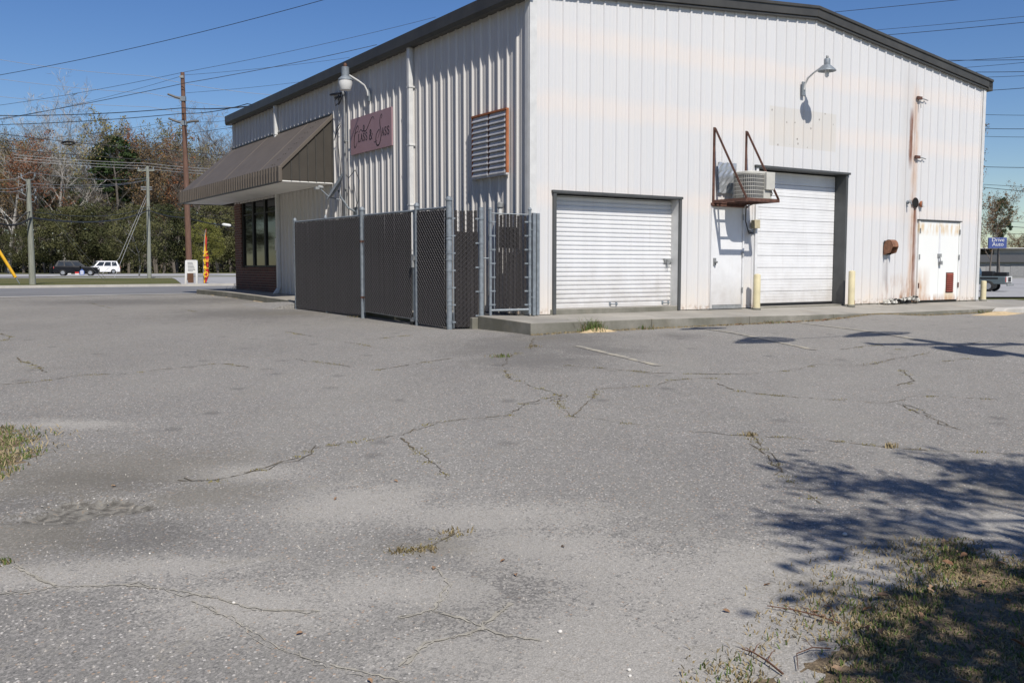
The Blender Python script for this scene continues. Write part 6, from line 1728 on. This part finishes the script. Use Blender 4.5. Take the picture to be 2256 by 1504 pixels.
# pickup at the right
def pickup(loc, rz):
    th = thing('pickup_truck', 'grey lettered work pickup with tail towards us right of the building', 'truck', loc, rz)
    w = 1.0
    mb = MB(); mb.prism([(-2.9, .55), (2.9, .50), (2.9, .95), (1.6, 1.10), (.0, 1.12), (-2.9, 1.12)], -w, w); mb.build('body', M['car_grey'], th, bevel=.05, smooth=True)
    mb = MB(); mb.hexa([(-.95, -w + .04, 1.10), (1.55, -w + .04, 1.10), (1.55, w - .04, 1.10), (-.95, w - .04, 1.10)], [(-.70, -w + .22, 1.88), (.75, -w + .22, 1.88), (.75, w - .22, 1.88), (-.70, w - .22, 1.88)]); mb.build('cab', M['car_grey'], th, bevel=.06, smooth=True)
    MB().hexa([(-.96, -w + .16, 1.25), (-.96, w - .16, 1.25), (-.945, w - .16, 1.25), (-.945, -w + .16, 1.25)], [(-.77, -w + .28, 1.78), (-.77, w - .28, 1.78), (-.75, w - .28, 1.78), (-.75, -w + .28, 1.78)]).build('rear_window', M['car_glass'], th)
    for sd in (-1, 1):
        for x0, x1, t0, t1 in ((-.80, .05, -.60, .02), (.12, 1.25, .08, .66)):
            MB().poly([(x0, sd * (w - .055 + .02), 1.20), (x1, sd * (w - .035), 1.20), (t1, sd * (w - .185), 1.78), (t0, sd * (w - .185), 1.78)]).build('side_window', M['car_glass'], th)
        for x in (-1.75, 1.85):
            wh = MB().lathe([(.0, -.13), (.33, -.13), (.40, -.09), (.40, .09), (.33, .13), (.0, .13)], (x, sd * (w - .05), .40), 20, Matrix.Rotation(math.pi / 2, 3, 'X')).build('wheel', M['tyre'], th, smooth=True)
            MB().lathe([(.0, -.14), (.23, -.135), (.23, .135), (.0, .14)], (x, sd * (w - .05), .40), 14, Matrix.Rotation(math.pi / 2, 3, 'X')).build('rim', M['rim'], wh)
        MB().box(-2.93, -2.86, sd * (w - .14) - .09, sd * (w - .14) + .09, .72, 1.06).build('tail_light', M['tail_red'], th)
        mb = MB(); mb.poly([(.0, sd * (w + .006), .70), (1.1, sd * (w + .006), .70), (1.3, sd * (w + .006), 1.02), (.1, sd * (w + .006), 1.05)]); mb.build('door_decal', M['red'], th)
        mb = MB(); mb.poly([(.3, sd * (w + .009), .80), (.9, sd * (w + .009), .80), (1.0, sd * (w + .009), .92), (.4, sd * (w + .009), .94)]); mb.build('door_decal', M['flag_yellow'], th)
        mb = MB(); mb.box(-2.4, -1.2, sd * (w + .006) - .004, sd * (w + .006) + .004, .92, 1.04); mb.build('side_stripe', M['black'], th)
    MB().box(-2.96, -2.90, -.86, .86, .66, 1.12).build('tailgate', M['gutter_white'], th, bevel=.02)
    MB().box(-2.975, -2.961, -.42, .42, .72, 1.05).build('tailgate_panel', M['black'], th)
    MB().box(-3.08, -2.965, -.95, .95, .42, .60).build('bumper', M['galv_dull'], th, bevel=.03)
    for x, y, a, b, c in ((-2.3, -.3, .5, .35, .30), (-1.6, .3, .4, .4, .38), (-1.8, -.5, .3, .3, .2)): MB().box(x - a, x + a, y - b, y + b, 1.0, 1.12 + c).build('bed_load', M['black'], th, bevel=.05)
pp = at(2128, 641, 71)
pickup((pp.x, 71, gz(pp.x, 71) + .04), math.radians(140))
# blue pole sign
bs = thing('pole_sign', 'blue box sign lettered Drive Auto on a black pole', 'sign', (at(2196, 560, 100).x, 100, gz(at(2196, 560, 100).x, 100)), -.25)
zz = at(2196, 535, 100).z - bs.location.z
MB().box(-.88, .88, -.22, .22, zz - .58, zz + .56).build('cabinet', M['blue_sign'], bs, bevel=.03)
MB().tube([(.12, 0, 0), (.12, 0, zz - .62)], .09, 10).build('pole', M['black'], bs)
text_mesh('Drive', .55, M['paper'], bs, (.02, -.235, zz + .30), (math.pi / 2, 0, 0)); text_mesh('Auto', .55, M['paper'], bs, (.02, -.235, zz - .17), (math.pi / 2, 0, 0))
# far commercial building
fx = at(2300, 600, 158).x
cb = thing('commercial_building', 'low grey commercial building with a dark band roof across the street', 'building', (fx, 158, gz(fx, 158)), -.08)
MB().box(-26, 26, 0, 14, -.3, 2.7).build('wall', simple('grey_block_wall', (.30, .30, .30), .8, 0, .1, .3), cb)
MB().box(-26.3, 26.3, -.6, 14.3, 2.702, 3.95).build('roof_band', simple('dark_roof_metal', (.075, .078, .085), .6, 0, .1, .2), cb)
MB().box(-8, 26.2, .6, 14.2, 3.952, 5.0).build('parapet', simple('pale_parapet', (.36, .35, .32), .8, 0, .15, .4), cb)
for x in range(-12, 12, 4): MB().box(x - 1.5, x + 1.5, -.05, -.003, .3, 2.3).build('panel', simple('grey_panel', (.26, .26, .265), .7) if x == -12 else bpy.data.materials['grey_panel'], cb)
MB().box(-26.4, 26.4, -.65, 14.4, 5.002, 5.1).build('coping', M['paper'], cb)
